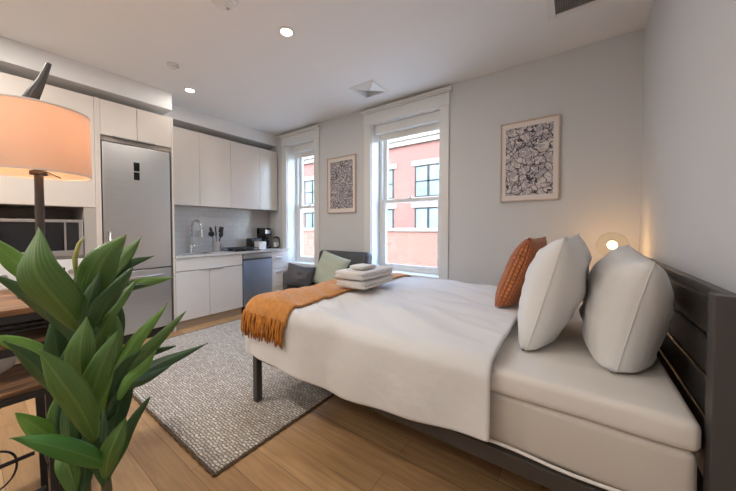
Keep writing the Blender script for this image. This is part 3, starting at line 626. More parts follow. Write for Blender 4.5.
# toaster
t = thing('toaster', 'black two-slot toaster beside the cooktop', 'toaster', (-4.36, 2.84, .906))
bd = bx(-4.44,-4.28,2.73,2.94,.917,1.085,bev=.025,seg=3); obj('body', bd, M['blackplastic'], t, smooth='auto')
obj('slot', bx(-4.40,-4.385,2.75,2.92,1.083,1.0865), M['steeldark'], t); obj('slot', bx(-4.34,-4.325,2.75,2.92,1.083,1.0865), M['steeldark'], t)
obj('base', bx(-4.435,-4.285,2.735,2.935,.9065,.92), M['steel'], t)
obj('lever', bx(-4.285,-4.255,2.82,2.86,1.03,1.045,bev=.003), M['blackplastic'], t)
t = thing('tissue_box', 'small white box in front of the toaster', 'box', (-4.17, 2.84, .906))
obj('carton', bx(-4.235,-4.105,2.755,2.885,.9065,1.03,bev=.004), M['whiteplastic'], t)
obj('opening', lathe(nb(), [(0,0),(.03,0),(.03,.0015),(0,.0015)], (-4.17,2.82,1.0298), 20), M['niche'], t)
# coffee maker
t = thing('coffee_maker', 'black drip coffee maker against the backsplash', 'coffee maker', (-4.36, 3.0, .906))
bm = nb(); box(bm, -4.47,-4.25,2.955,3.09,.907,.935,bev=.008); box(bm,-4.47,-4.39,2.955,3.09,.93,1.25,bev=.008); box(bm,-4.47,-4.25,2.955,3.09,1.13,1.25,bev=.012)
obj('housing', bm, M['blackplastic'], t, smooth='auto')
obj('carafe', lathe(nb(), [(0,0),(.05,0),(.058,.03),(.056,.08),(.04,.13),(.042,.15),(0,.15)], (-4.315,3.022,.936)), M['blackglass'], t, smooth='auto')
obj('carafe_handle', tube(nb(), [(-4.262,3.022,1.05),(-4.225,3.022,1.04),(-4.225,3.022,.97),(-4.26,3.022,.96)], .008, 8), M['blackplastic'], t, smooth=True)
obj('panel', bx(-4.252,-4.247,2.97,3.075,1.155,1.22,bev=.001), M['steel'], t)
t = thing('french_press', 'glass jar with black lid and base at the counter end', 'jar', (-4.2, 3.135, .906))
jc = (-4.16,3.118,.9065)
obj('beaker', lathe(nb(), [(.047,.02),(.047,.175),(.045,.175),(.045,.02)], jc), M['globe'], t, smooth='auto')
obj('coffee_grounds', lathe(nb(), [(0,.022),(.044,.022),(.044,.10),(0,.10)], jc), M['whiteceramic'], t, smooth='auto')
obj('lid', lathe(nb(), [(0,.205),(.01,.205),(.012,.195),(.05,.19),(.05,.172),(0,.172)], jc), M['blackplastic'], t, smooth='auto')
obj('base', lathe(nb(), [(0,0),(.05,0),(.05,.024),(0,.024)], jc), M['blackplastic'], t, smooth='auto')
obj('handle', tube(nb(), [(jc[0]+.045,jc[1],jc[2]+.17),(jc[0]+.085,jc[1],jc[2]+.16),(jc[0]+.085,jc[1],jc[2]+.05),(jc[0]+.045,jc[1],jc[2]+.02)], .007, 8), M['blackplastic'], t, smooth=True)
# ------------------------------------------------------------------ rug
RZ = .011
t = thing('woven_rug', 'grey and cream woven area rug on the oak floor at the bed foot', 'rug', (-2.6, 1.5, 0))
rx0, rx1, ry0, ry1 = -3.72, -1.462, .715, 2.28
bm = bx(rx0+.012, rx1-.012, ry0+.012, ry1-.012, .0015, RZ)
obj('pile', bm, M['rug'], t)
e = nb()
def wavy(a, b, n=90):
    a, b = Vector(a), Vector(b); s = (b-a).cross(Vector((0,0,1))).normalized()
    return [a.lerp(b, k/n) + s*.003*math.sin(k*2.1) for k in range(n+1)]
for a, b in (((rx0,ry0,.006),(rx1,ry0,.006)),((rx1,ry0,.006),(rx1,ry1,.006)),((rx1,ry1,.006),(rx0,ry1,.006)),((rx0,ry1,.006),(rx0,ry0,.006))): tube(e, wavy(a,b), .0075, 6)
for v in e.verts: v.co.z = max(.0012, min(v.co.z, .0115))
obj('binding', e, M['rugedge'], t, smooth='auto')

# ------------------------------------------------------------------ bed
BX0, BX1, BY0, BY1 = -1.87, .30, 1.195, 2.735
t = thing('platform_bed', 'charcoal metal platform bed frame with slatted headboard', 'bed', (-.8, 1.96, 0))
bm = nb()
box(bm, BX0, BX1, BY0, BY0+.03, .325, .39, bev=.003); obj('side_rail', bm, M['bedmetal'], t)
obj('side_rail', bx(BX0, BX1, BY1-.03, BY1, .325, .39, bev=.003), M['bedmetal'], t)
obj('foot_rail', bx(BX0, BX0+.03, BY0+.03, BY1-.03, .325, .39, bev=.003), M['bedmetal'], t)
obj('centre_rail', bx(BX0+.03, BX1, 1.95, 1.98, .325, .36, bev=.003), M['bedmetal'], t)
for x, y, zb in ((BX0+.0, BY0, RZ), (BX0, BY1-.045, 0), (-.75, 1.945, 0)):
    obj('leg', bx(x, x+.045, y, y+.045, zb+.0005, .327, bev=.003), M['bedmetal'], t)
for k in range(12):
    x = BX0+.09+k*.178; obj('slat', bx(x, x+.05, BY0+.03, BY1-.03, .362, .378), M['bedmetal'], t)
HX0, HX1 = .306, .364
for y0 in (1.178, 2.70):
    p = obj('headboard_post', bx(HX0, HX1, y0, y0+.055, 0, 1.068, bev=.003), M['bedmetal'], t)
    for z in (.60, .79, .985):
        b = lathe(nb(), [(0,0),(.008,0),(.008,.006),(.005,.010),(0,.011)], n=12); xform(b, basis((HX1-.0005, y0+.027, z),(0,1,0),(0,0,1),(1,0,0)))
        obj('bolt', b, M['blackplastic'], p, smooth='auto')
obj('headboard_top_rail', bx(HX0+.028, HX1, 1.233, 2.70, 1.035, 1.068, bev=.003), M['bedmetal'], t)
for z0, z1 in ((.905,1.02),(.775,.89),(.645,.76),(.515,.63)):
    bm = nb(); box(bm, HX0+.042, HX0+.056, 1.233, 2.70, z0, z1, bev=.006)
    obj('headboard_slat', bm, M['bedmetal'], t)
obj('headboard_bottom_rail', bx(HX0, HX1, 1.233, 2.70, .34, .40, bev=.003), M['bedmetal'], t)

MX0, MX1, MY0, MY1 = -1.85, .296, 1.212, 2.722
t = thing('mattress', 'thick mattress in cream covers on the metal bed frame', 'mattress', (-.8, 1.96, .391))
def softbox(x0,x1,y0,y1,z0,z1, r, n=(60,44,6), amp=.004, sc=6):
    bm = bx(x0,x1,y0,y1,z0,z1, bev=r, seg=4)
    bmesh.ops.subdivide_edges(bm, edges=[e for e in bm.edges if e.calc_length() > .3], cuts=24, use_grid_fill=True)
    for v in bm.verts:
        d = noise.noise_vector(v.co*sc)*amp; 
        if v.co.z < z0+r: d.z = 0
        v.co += d
    return bm
obj('body', softbox(MX0, MX1, MY0, MY1, .392, .605, .03, amp=.006, sc=5), M['mattress'], t, smooth=True)
obj('topper', softbox(MX0-.004, MX1+.003, MY0-.012, MY1+.01, .60, .697, .028, amp=.004), M['sheet'], t, smooth=True)
bm = nb(); tube(bm, [(-.30+.06*k, MY0-.016, .412+.004*math.sin(k)) for k in range(10)], .006, 8)
obj('piping', bm, M['piping'], t, smooth=True)

# drape helper: a sheet lying on z = zt over the box (x0,x1,y0,y1), hanging down over its edges
def drape(x0, x1, y0, y1, zt, s0, s1, t0, t1, ns, nt, r, thick, flare=.05, rip=.012, hemw=.0, seed=0, top=.010, wob=0, lift=0, rise=0):
    bm = nb(); g = []
    for i in range(ns+1):
        row = []
        for j in range(nt+1):
            s = s0+(s1-s0)*i/ns; q = t0+(t1-t0)*j/nt
            if wob: s += wob*noise.noise(Vector((q*2.2, i/ns*2, seed)))
            ox = x0-s if s < x0 else (s-x1 if s > x1 else 0)
            oy = y0-q if q < y0 else (q-y1 if q > y1 else 0)
            px, py = min(max(s,x0),x1), min(max(q,y0),y1)
            d = max(ox, oy)
            out = Vector((-1 if s < x0 else 1, 0, 0))*ox + Vector((0, -1 if q < y0 else 1, 0))*oy
            if out.length > 1e-6: out.normalize()
            if d > 0:
                hem = 1 + hemw*noise.noise(Vector((s*1.7, q*1.7, seed+3)))
                d *= hem * (1 - rise*max(0, min(1, (s+1.0)/.8)) if oy > ox else 1)
                if d < r*pi/2: ho, dz = r*math.sin(d/r), r*(1-math.cos(d/r))
                else: ho, dz = r+flare*(d-r*pi/2), r+(d-r*pi/2)
                al = s if oy > ox else q
                w = min(1, max(0, (d-.5*r)/.2))
                ho += w*rip*(math.sin(al*9+seed)+.7*math.sin(al*17+2*seed+d*3)+.8*noise.noise(Vector((al*5, d*3, seed))))
            else: ho = dz = 0
            n1 = noise.noise(Vector((s*1.4, q*2.1, seed)))*top + noise.noise(Vector((s*4.5+q*2, q*2.0, seed+1)))*top*.55
            n1 += top*1.3*(abs(noise.noise(Vector((s*1.1-q*.5, q*4.2+s*1.5, seed+5))))-.25)
            cr = noise.noise(Vector((s*3.2+q*5.5, s*.9-q*.5, seed+9))); n1 += top*.8*max(0, .22-abs(cr))/.22*(.5+.5*noise.noise(Vector((s*1.3,q*1.3,seed+2))))
            n1 = max(n1, -.018)
            row.append(bm.verts.new((px+out.x*ho, py+out.y*ho, zt-dz+n1*max(0,1-d/.25))))
        g.append(row)
    for i in range(ns):
        for j in range(nt): bm.faces.new((g[i][j], g[i+1][j], g[i+1][j+1], g[i][j+1]))
    bmesh.ops.recalc_face_normals(bm, faces=bm.faces)
    bm.normal_update()
    if sum((f.normal.z for f in bm.faces)) < 0: bmesh.ops.reverse_faces(bm, faces=bm.faces)
    if lift:
        bm.normal_update()
        for v, nn in [(v, v.normal.copy()) for v in bm.verts]: v.co += nn*lift
    return bm
t = thing('duvet', 'white cotton duvet spread over the bed and hanging over its foot', 'duvet', (-1.1, 1.96, .70))
DZ = .746
DP = dict(flare=.03, rip=.007, hemw=.045, seed=2.0, top=.023)
d = obj('cover', drape(-1.835, .6, 1.236, 2.715, DZ, -2.285, -.26, .80, 3.12, 110, 130, .085, .03, rise=.20, **DP), M['duvet'], t, smooth=True)
md = d.modifiers.new('thick', 'SOLIDIFY'); md.thickness = .022; md.offset = -1
d.modifiers.new('sub', 'SUBSURF').render_levels = 1

# throw over the foot of the bed
TZ = DZ+.006
t = thing('throw_blanket', 'mustard orange fringed throw laid across the foot of the bed', 'blanket', (-1.7, 1.9, DZ))
d = obj('blanket', drape(-1.835, .6, 1.236, 2.715, DZ, -1.90, -1.43, 1.093, 2.86, 34, 120, .085, .012, wob=.05, lift=.008, **DP), M['throw'], t, smooth=True)
md = d.modifiers.new('thick', 'SOLIDIFY'); md.thickness = .012; md.offset = 1
fr = nb(); rnd = random.Random(4)
for k in range(64):
    f = k/63; x = -1.915+.475*f + rnd.uniform(-.006,.006)
    L = rnd.uniform(.11,.165); y = 1.130+rnd.uniform(-.010,.006); z = .672+rnd.uniform(-.01,.012)
    if x < -1.84: y += (-1.84-x)*.5
    dx = rnd.uniform(-.02,.02); 
    tube(fr, [(x,y,z),(x+dx*.3,y-.010,z-L*.35),(x+dx*.8,y-.012+rnd.uniform(-.006,.004),z-L*.7),(x+dx,y-.012+rnd.uniform(-.006,.004),z-L)], [.0055,.0075,.007,.004], 5)
o = obj('fringe', fr, M['fringe'], t, smooth=True); o['kind'] = 'stuff'; o['label'] = 'ochre fringe of the throw'

# folded towels
def folded(x0,x1,y0,y1,z0,h, layers, seed):
    """folded cloth: a serpentine section (fold edges face the near side) swept along y"""
    bm = nb(); r = h/(2*layers); sec = []
    n = 8; w0, w1 = x0+r, x1-r
    # outline of the stack with scalloped fold edges
    for k in range(layers):
        zc = z0+r+2*r*k
        for a in range(n+1):
            an = -pi/2+pi*a/n; sec.append((w1+r*math.cos(an)*(1.0+.25*(k%2)), zc+r*math.sin(an)*.97))
    for k in reversed(range(layers)):
        zc = z0+r+2*r*k
        for a in range(n+1):
            an = pi/2+pi*a/n; sec.append((w0+r*math.cos(an)*(1.0+.25*((k+1)%2)), zc+r*math.sin(an)*.97))
    ny = 22; rings = []
    for j in range(ny+1):
        f = j/ny; y = y0+(y1-y0)*f
        sh = 1-.10*max(0, 1-min(f,1-f)/.06)**2
        cz = z0+h/2
        rings.append([bm.verts.new((x+.006*noise.noise(Vector((x*6,y*6,z*6+seed))), y+.006*noise.noise(Vector((x*9,seed,z*9))), max(z0, cz+(z-cz)*sh+.005*noise.noise(Vector((x*7+seed,y*7,z*4)))))) for x, z in sec])
    m = len(sec)
    for a, b in zip(rings, rings[1:]):
        for k in range(m): bm.faces.new((a[k], a[(k+1)%m], b[(k+1)%m], b[k]))
    for rg, fl in ((rings[0],0),(rings[-1],1)):
        c = bm.verts.new(sum((v.co for v in rg), Vector())/m)
        for k in range(m): bm.faces.new((rg[(k+1)%m], rg[k], c) if not fl else (rg[k], rg[(k+1)%m], c))
    bmesh.ops.recalc_face_normals(bm, faces=bm.faces)
    return bm
R1 = Matrix.Translation((-1.41,1.97,0)) @ Matrix.Rotation(math.radians(2),4,'Z') @ Matrix.Translation((1.41,-1.97,0))
z0 = TZ+.034
setp(obj('bath_towel', xform(folded(-1.555,-1.285,1.73,2.17,z0,.060,2,1), R1), M['towel'], loc=(-1.42,1.96,z0), smooth=True), 'folded white bath towel at the bottom of the stack on the bed', 'towel', 'folded white towels on the bed')
setp(obj('bath_towel', xform(folded(-1.555,-1.29,1.715,2.165,z0+.0675,.066,2,5), R1), M['towel'], loc=(-1.42,1.96,z0+.080), smooth=True), 'folded white bath towel lying on the other one, under the washcloth', 'towel', 'folded white towels on the bed')
z1 = z0+.141
setp(obj('washcloth', xform(folded(-1.47,-1.335,1.79,1.97,z1,.027,2,9), R1), M['towel'], loc=(-1.42,1.9,z1), smooth=True), 'small folded white washcloth on top of the towel stack', 'washcloth')

# pillows
def pillow(name, lab, cat, w, h, th, foot, lean, m, yaw=0, sink=.05, seed=0, pinch=.07, wr=.02, grp=None, seam=True, roll=0):
    """w runs along the bed's width (world y); foot = midpoint of the lower edge; lean = tilt of the top towards +x, degrees"""
    t = thing(name, lab, cat, foot, grp)
    a = math.radians(lean)
    yv = Vector((math.sin(a),0,math.cos(a))); xv = Vector((0,1,0)); zv = xv.cross(yv)
    Rz = Matrix.Rotation(math.radians(yaw),4,'Z'); 
    mx = basis((0,0,0), xv, yv, zv); mx = Matrix.Translation(foot) @ Rz @ mx @ Matrix.Rotation(math.radians(roll),4,'Z') @ Matrix.Translation((0,h/2-sink,0))
    c = cushion(w,h,th,26,pinch,wr,seed)
    # the side resting on the bed is squashed a little
    xform(c, mx)
    for v in c.verts:
        if v.co.z < foot[2]+.002: v.co.z = foot[2]+.002+ (v.co.z-foot[2])*.04
    obj('cover' if 'cushion' in name else 'pillowcase', c, m, t, smooth=True)
    if seam:
        s = xform(seam_bm(w,h,24,pinch,.0018), mx)
        for v in s.verts: v.co.z = max(v.co.z, foot[2]+.001)
        obj('seam', s, m, t, smooth=True)
    return t
pillow('bed_pillow', 'plump white pillow leaning on the dark headboard', 'pillow', .70,.50,.275, (.129,1.755,.710), 12, M['pillow'], seed=1.3, roll=3, grp='white bed pillows')
pillow('bed_pillow', 'white pillow standing in front of the other, nearer the orange cushion', 'pillow', .68,.575,.235, (-.150,1.77,.710), 15, M['pillow'], yaw=-4, seed=4.1, grp='white bed pillows')
pillow('throw_cushion', 'rust orange knitted cushion propped beside the white pillows on the duvet', 'cushion', .46,.50,.17, (-.355,2.10,.775), 21, M['knit'], yaw=-6, seed=7.7, pinch=.05, wr=.008, seam=False)

# ------------------------------------------------------------------ sofa
t = thing('loveseat', 'charcoal grey loveseat under the print between the two windows', 'sofa', (-2.6, 2.75, 0))
sx0, sx1, sy0, sy1 = -3.17, -2.03, 2.42, 3.13
def soft(x0,x1,y0,y1,z0,z1,r): return bx(x0,x1,y0,y1,z0,z1,bev=r,seg=4)
obj('base', soft(sx0+.10, sx1-.10, sy0+.02, sy1-.02, .10, .30, .02), M['sofa'], t, smooth='auto')
obj('seat_cushion', soft(sx0+.125, sx1-.125, sy0, sy1-.17, .302, .45, .05), M['sofaseat'], t, smooth=True)
a = math.radians(-11)
bk = xform(soft(-.44,.44,-.08,.08,0,.56,.06), Matrix.Translation((-2.6, sy1-.155,.38)) @ Matrix.Rotation(a,4,'X'))
obj('backrest', bk, M['sofa'], t, smooth=True)
for x in (sx0, sx1-.12): obj('arm', soft(x, x+.12, sy0+.03, sy1-.05, .10, .68 if x == sx0 else .74, .05), M['sofa'], t, smooth=True)
for x in (sx0+.14, sx1-.18):
    for y in (sy0+.06, sy1-.10): obj('leg', lathe(nb(), [(0,0),(.015,0),(.022,.101),(0,.101)], (x,y,0), 12), M['blackplastic'], t, smooth='auto')
def sofa_cushion(lab, w, h, th, c, zdir, up, m, seed, grp=None):
    t = thing('throw_cushion', lab, 'cushion', c)
    z = Vector(zdir).normalized(); x = Vector(up).cross(z).normalized(); y = z.cross(x)
    obj('cover', xform(cushion(w,h,th,20,.06,.012,seed), basis(c,x,y,z)), m, t, smooth=True)
    obj('seam', xform(seam_bm(w,h,20,.06,.004), basis(c,x,y,z)), m, t, smooth=True)
sofa_cushion('pale sage green cushion tilted against the loveseat back', .47,.44,.12, (-2.55,2.715,.71), (.10,-.95,.42), (.22,.36,.9), M['sage'], 2.2)
sofa_cushion('small charcoal cushion against the left arm of the loveseat', .37,.27,.12, (-2.87,2.50,.64), (.45,-.80,.35), (0,.35,.9), M['sofa'], 6.4)

# ------------------------------------------------------------------ pictures
def picture(lab, x0, x1, z0, z1, art, mw_, grp):
    t = thing('framed_print', lab, 'picture', ((x0+x1)/2, YW, (z0+z1)/2), grp)
    obj('frame', frame_bm(x0,x1,z0,z1,.010,YW-.032,YW-.0005,bev=.002), M['oak'], t)
    obj('mat_board', bx(x0+.009,x1-.009,YW-.016,YW-.010,z0+.009,z1-.009), M['paper'], t)
    obj('print', bx(x0+mw_,x1-mw_,YW-.018,YW-.0155,z0+mw_*1.15,z1-mw_*1.15), art, t)
picture('framed dark ink pattern print hung between the two windows', -3.02,-2.487,1.468,2.272, M['artA'], .055, 'framed pattern prints')
picture('framed grey petal pattern print hung right of the wide window, over the bed', -.637,-.136,1.512,2.285, M['artB'], .05, 'framed pattern prints')

# ------------------------------------------------------------------ nightstand with globe lamp
t = thing('nightstand', 'small wooden nightstand hidden beyond the far bed side', 'nightstand', (.17, 2.97, 0))
obj('top', bx(-.03,.39,2.78,3.175,.60,.625,bev=.004), M['oak'], t)
obj('body', bx(-.01,.37,2.80,3.165,.40,.598), M['oak'], t)
dr = obj('drawer', bx(.0,.36,2.788,2.802,.41,.59,bev=.002), M['oak'], t); obj('knob', lathe(nb(), [(0,0),(.012,0),(.012,.012),(0,.012)], (.18,2.78,.5), 12), M['blacksteel'], dr)
for x in (.0,.34):
    for y in (2.81,3.13): obj('leg', bx(x,x+.03,y,y+.03,0,.40), M['oak'], t)
gx, gy, gz = .225, 2.93, 1.118
t = thing('globe_lamp', 'glowing clear glass globe lamp behind the white pillows', 'lamp', (gx,gy,.6255))
obj('base', lathe(nb(), [(0,0),(.07,0),(.07,.012),(.016,.03),(.013,.36),(.035,.385),(.035,.40),(0,.40)], (gx,gy,.6255)), M['lampmetal'], t, smooth='auto')
gl = nb(); bmesh.ops.create_uvsphere(gl, u_segments=32, v_segments=20, radius=.10); bmesh.ops.translate(gl, verts=gl.verts, vec=(gx,gy,gz))
obj('globe', gl, M['globe'], t, smooth=True)
gl = nb(); bmesh.ops.create_uvsphere(gl, u_segments=20, v_segments=14, radius=.03); bmesh.ops.translate(gl, verts=gl.verts, vec=(gx,gy,gz))
obj('bulb', gl, emis('warm_bulb', (1,.55,.2), 25), t, smooth=True)

# ------------------------------------------------------------------ bar table, stool
t = thing('bar_table', 'rustic wooden counter-height table with black metal frame and lower shelf', 'table', (-2.09, -.2, 0))
tx0, tx1, ty0, ty1 = -2.39, -1.79, -.78, .46
obj('tabletop', bx(tx0,tx1,ty0,ty1,.905,.932,bev=.003), M['rustic'], t)
bm = nb()
box(bm,tx1-.03,tx1-.002,ty0+.002,ty1-.002,.875,.904); box(bm,tx0+.002,tx0+.03,ty0+.002,ty1-.002,.875,.904)
box(bm,tx0+.03,tx1-.03,ty1-.03,ty1-.002,.875,.904); box(bm,tx0+.03,tx1-.03,ty0+.002,ty0+.03,.875,.904)
obj('top_frame', bm, M['blacksteel'], t)
bm = nb()
for k in range(9):
    x = tx0+.02+k*(tx1-tx0-.04)/8; tube(bm, [(x,ty0+.02,.838),(x,ty1-.015,.838)], .0045, 6)
for y in (ty0+.02,-.35,.05,ty1-.015): tube(bm, [(tx0+.015,y,.832),(tx1-.012,y,.832)], .0045, 6)
tube(bm, [(tx1-.012,ty0+.02,.858),(tx1-.012,ty1-.012,.858)], .004, 6); tube(bm, [(tx0+.012,ty1-.012,.858),(tx1-.012,ty1-.012,.858)], .004, 6)
obj('wire_rack', bm, M['blacksteel'], t, smooth='auto')
obj('shelf', bx(tx0+.03,tx1-.012,ty0+.01,ty1-.05,.775,.795,bev=.002), M['rustic'], t)
bm = nb(); box(bm,tx1-.025,tx1-.004,ty0+.01,ty1-.03,.745,.773); box(bm,tx0+.01,tx0+.03,ty0+.01,ty1-.03,.745,.773); box(bm,tx0+.03,tx1-.025,ty1-.05,ty1-.03,.745,.773)
obj('shelf_frame', bm, M['blacksteel'], t)
for y in (ty0+.25, .224):
    for x in (tx0+.002, tx1-.030): obj('leg', bx(x,x+.028,y,y+.028,.0,.875), M['blacksteel'], t)
    obj('foot_bar', bx(tx0+.031,tx1-.031,y,y+.028,.04,.068), M['blacksteel'], t)
t = thing('bar_stool', 'black framed bar stool with a rustic wooden seat tucked at the table', 'stool', (-1.86, -.02, 0))
qx0,qx1,qy0,qy1 = -2.02,-1.685,-.165,.205
obj('seat', bx(qx0,qx1,qy0,qy1,.625,.645,bev=.003), M['rustic'], t)
bm = nb(); box(bm,qx0+.002,qx0+.024,qy0+.002,qy1-.002,.597,.624); box(bm,qx1-.024,qx1-.002,qy0+.002,qy1-.002,.597,.624); box(bm,qx0+.024,qx1-.024,qy0+.002,qy0+.024,.597,.624); box(bm,qx0+.024,qx1-.024,qy1-.024,qy1-.002,.597,.624)
obj('seat_frame', bm, M['blacksteel'], t)
for x in (qx0+.002,qx1-.026):
    for y in (qy0+.002,qy1-.026):
        b_ = bx(x,x+.022,y,y+.022,0.0,.597)
        for v in b_.verts: v.co.y += (1-v.co.z/.597)*(.014 if y > 0 else -.014)
        obj('leg', b_, M['blacksteel'], t)
for a, b in (((qx0+.014,qy0+.03,.22),(qx0+.014,qy1-.03,.22)),((qx1-.014,qy0+.03,.22),(qx1-.014,qy1-.03,.22)),((qx0+.03,qy1-.014,.30),(qx1-.03,qy1-.014,.30)),((qx0+.03,qy0+.014,.30),(qx1-.03,qy0+.014,.30))):
    obj('stretcher', tube(nb(), [a,b], .009, 8), M['blacksteel'], t, smooth='auto')
obj('brace', tube(nb(), [(qx0+.014,qy0+.01,.23),(qx0+.014,qy1-.03,.58)], .008, 8), M['blacksteel'], t, smooth='auto')
setp(obj('bowl', lathe(nb(), [(0,.0),(.045,0),(.085,.03),(.10,.075),(.098,.115),(.092,.115),(.094,.075),(.078,.035),(.04,.01),(0,.008)], (-1.93,.035,.6455)), M['whiteceramic'], loc=(-1.93,.035,.6455), smooth='auto'), 'white rounded bowl standing on the wooden stool seat', 'bowl')
def rounded(P, k=3):
    P = [Vector(p) for p in P]
    for _ in range(k): P = [P[0]]+[q for a, b in zip(P, P[1:]) for q in (a.lerp(b,.25), a.lerp(b,.75))]+[P[-1]]
    return P
setp(obj('power_cord', tube(nb(), rounded([(-2.30,-.02,.004),(-2.2,.06,.006),(-2.148,.091,.046),(-2.097,.119,.105),(-2.056,.129,.183),(-2.047,.115,.243),(-2.058,.07,.27),(-2.08,.0,.27),(-2.1,-.08,.25),(-2.12,-.16,.15),(-2.14,-.24,.03),(-2.16,-.34,.005)]), .0045, 8), M['blackplastic'], loc=(-2.3,-.02,0), smooth=True), 'thin black cord looping above the floor behind the stool', 'cord')

# table lamp
lx, ly, TT = -2.04, .215, .9325
t = thing('table_lamp', 'lit lamp with white drum shade on the wooden bar table', 'lamp', (lx,ly,TT))
obj('base', lathe(nb(), [(0,0),(.075,0),(.075,.012),(.02,.022),(0,.022)], (lx,ly,TT)), M['lampmetal'], t, smooth='auto')
obj('pole', lathe(nb(), [(0,.02),(.014,.02),(.0145,.25),(.016,.40),(.015,.52),(.015,.60),(0,.60)], (lx,ly,TT)), M['lampmetal'], t, smooth='auto')
obj('socket', lathe(nb(), [(0,.565),(.03,.565),(.03,.58),(.018,.585),(.018,.68),(0,.68)], (lx,ly,TT)), M['lampmetal'], t, smooth='auto')
def shade_mat():
    m = bpy.data.materials.new('linen_lamp_shade'); m.use_nodes = True
    N = m.node_tree.nodes; Lk = m.node_tree.links
    for n in list(N):
        if n.type != 'OUTPUT_MATERIAL': N.remove(n)
    o = [n for n in N if n.type == 'OUTPUT_MATERIAL'][0]
    d = N.new('ShaderNodeBsdfDiffuse'); d.inputs[0].default_value = (.82,.74,.67,1)
    tr = N.new('ShaderNodeBsdfTranslucent'); tr.inputs[0].default_value = (.88,.68,.52,1)
    x = N.new('ShaderNodeMixShader'); x.inputs[0].default_value = .5
    Lk.new(d.outputs[0], x.inputs[1]); Lk.new(tr.outputs[0], x.inputs[2]); Lk.new(x.outputs[0], o.inputs['Surface'])
    return m
M['shade'] = shade_mat()
SZ0, SZ1, SR = 1.497, 1.795, .180
bm = nb(); lathe(bm, [(SR-.001,SZ0),(SR,SZ0),(SR*.985,SZ1),(SR*.985-.001,SZ1),(SR-.001,SZ0)], (lx,ly,0), 56)
sh = obj('lamp_shade', bm, M['shade'], t, smooth='auto')
for z, r in ((SZ0+.004,SR),(SZ1-.004,SR*.985)):
    bm = lathe(nb(), [(r+.001,z-.004),(r+.002,z),(r+.001,z+.004),(r-.003,z+.004),(r-.003,z-.004),(r+.001,z-.004)], (lx,ly,0), 56)
    obj('trim_band', bm, M['sheet'], sh, smooth='auto')
bm = nb()
for k in range(3):
    a = 2*pi*k/3+.5; tube(bm, [(lx+.02*math.cos(a),ly+.02*math.sin(a),SZ0+.03),(lx+(SR-.003)*math.cos(a),ly+(SR-.003)*math.sin(a),SZ0+.012)], .0022, 6)
obj('spider', bm, M['lampmetal'], t, smooth='auto')
bm = nb(); lathe(bm, [(0,-.045),(.016,-.04),(.03,0),(.022,.025),(0,.034)], (lx,ly,1.68), 18)
obj('bulb', bm, emis('lamp_bulb', (1,.62,.3), 6), t, smooth=True)

# curved horn sculpture behind the lamp
P = [(-2.345,-.01,.9335),(-2.40,.01,1.12),(-2.445,.03,1.316),(-2.440,.085,1.508),(-2.414,.160,1.739),(-2.389,.231,1.947),(-2.384,.272,2.058),(-2.381,.300,2.158)]
W = [.03,.03,.03,.03,.031,.031,.018,.011]
bm = nb(); PP = []; WW = []
for i in range(len(P)-1):
    for k in range(5):
        f = k/5; PP.append(Vector(P[i]).lerp(Vector(P[i+1]), f)); WW.append(W[i]+(W[i+1]-W[i])*f)
PP.append(Vector(P[-1])); WW.append(W[-1])
for _ in range(3): PP = [PP[0]]+[(PP[i-1]+PP[i]*2+PP[i+1])/4 for i in range(1,len(PP)-1)]+[PP[-1]]
tube(bm, PP, WW, 12)
for v in bm.verts: v.co.z = max(v.co.z, .9332)
setp(obj('horn_sculpture', bm, M['horn'], loc=P[0], smooth='auto'), 'slender charcoal horn-shaped sculpture rising behind the lampshade', 'sculpture')

# ------------------------------------------------------------------ plant
t = thing('potted_plant', 'tall leafy green dracaena-like plant standing in the foreground', 'plant', (-1.06,.18,0))
pc = (-1.06,.18,0)
pt = obj('pot', lathe(nb(), [(0,.0),(.105,0),(.115,.02),(.14,.27),(.145,.29),(.13,.29),(.125,.265),(0,.262)], pc, 32), M['pot'], t, smooth='auto')
obj('soil', lathe(nb(), [(0,.272),(.06,.275),(.124,.268),(.1,.26),(0,.26)], pc, 24), M['soil'], t, smooth=True)
def cane(pts, r0, r1):
    n = len(pts); obj('cane', tube(nb(), pts, [r0+(r1-r0)*i/(n-1) for i in range(n)], 10), M['cane'], t, smooth=True)
cane([(-1.03,.20,.262),(-1.0,.205,.45),(-.979,.206,.57),(-1.009,.205,.691),(-1.04,.205,.815),(-1.082,.196,.971),(-1.10,.197,1.03)], .013, .008)
cane([(-1.08,.17,.262),(-1.068,.18,.40),(-1.064,.185,.539),(-1.074,.184,.676),(-1.085,.178,.812),(-1.12,.19,.93)], .009, .006)
cane([(-1.05,.14,.262),(-.995,.145,.45),(-.989,.151,.606),(-1.018,.154,.693),(-1.047,.167,.80)], .008, .006)
obj('new_leaf', tube(nb(), [(-1.124,.192,.94),(-1.124,.192,.998),(-1.124,.191,1.06),(-1.125,.182,1.12),(-1.126,.181,1.167),(-1.134,.191,1.205),(-1.142,.205,1.227)], [.006,.005,.0045,.0045,.006,.005,.001], 8), M['bud'], t, smooth=True)
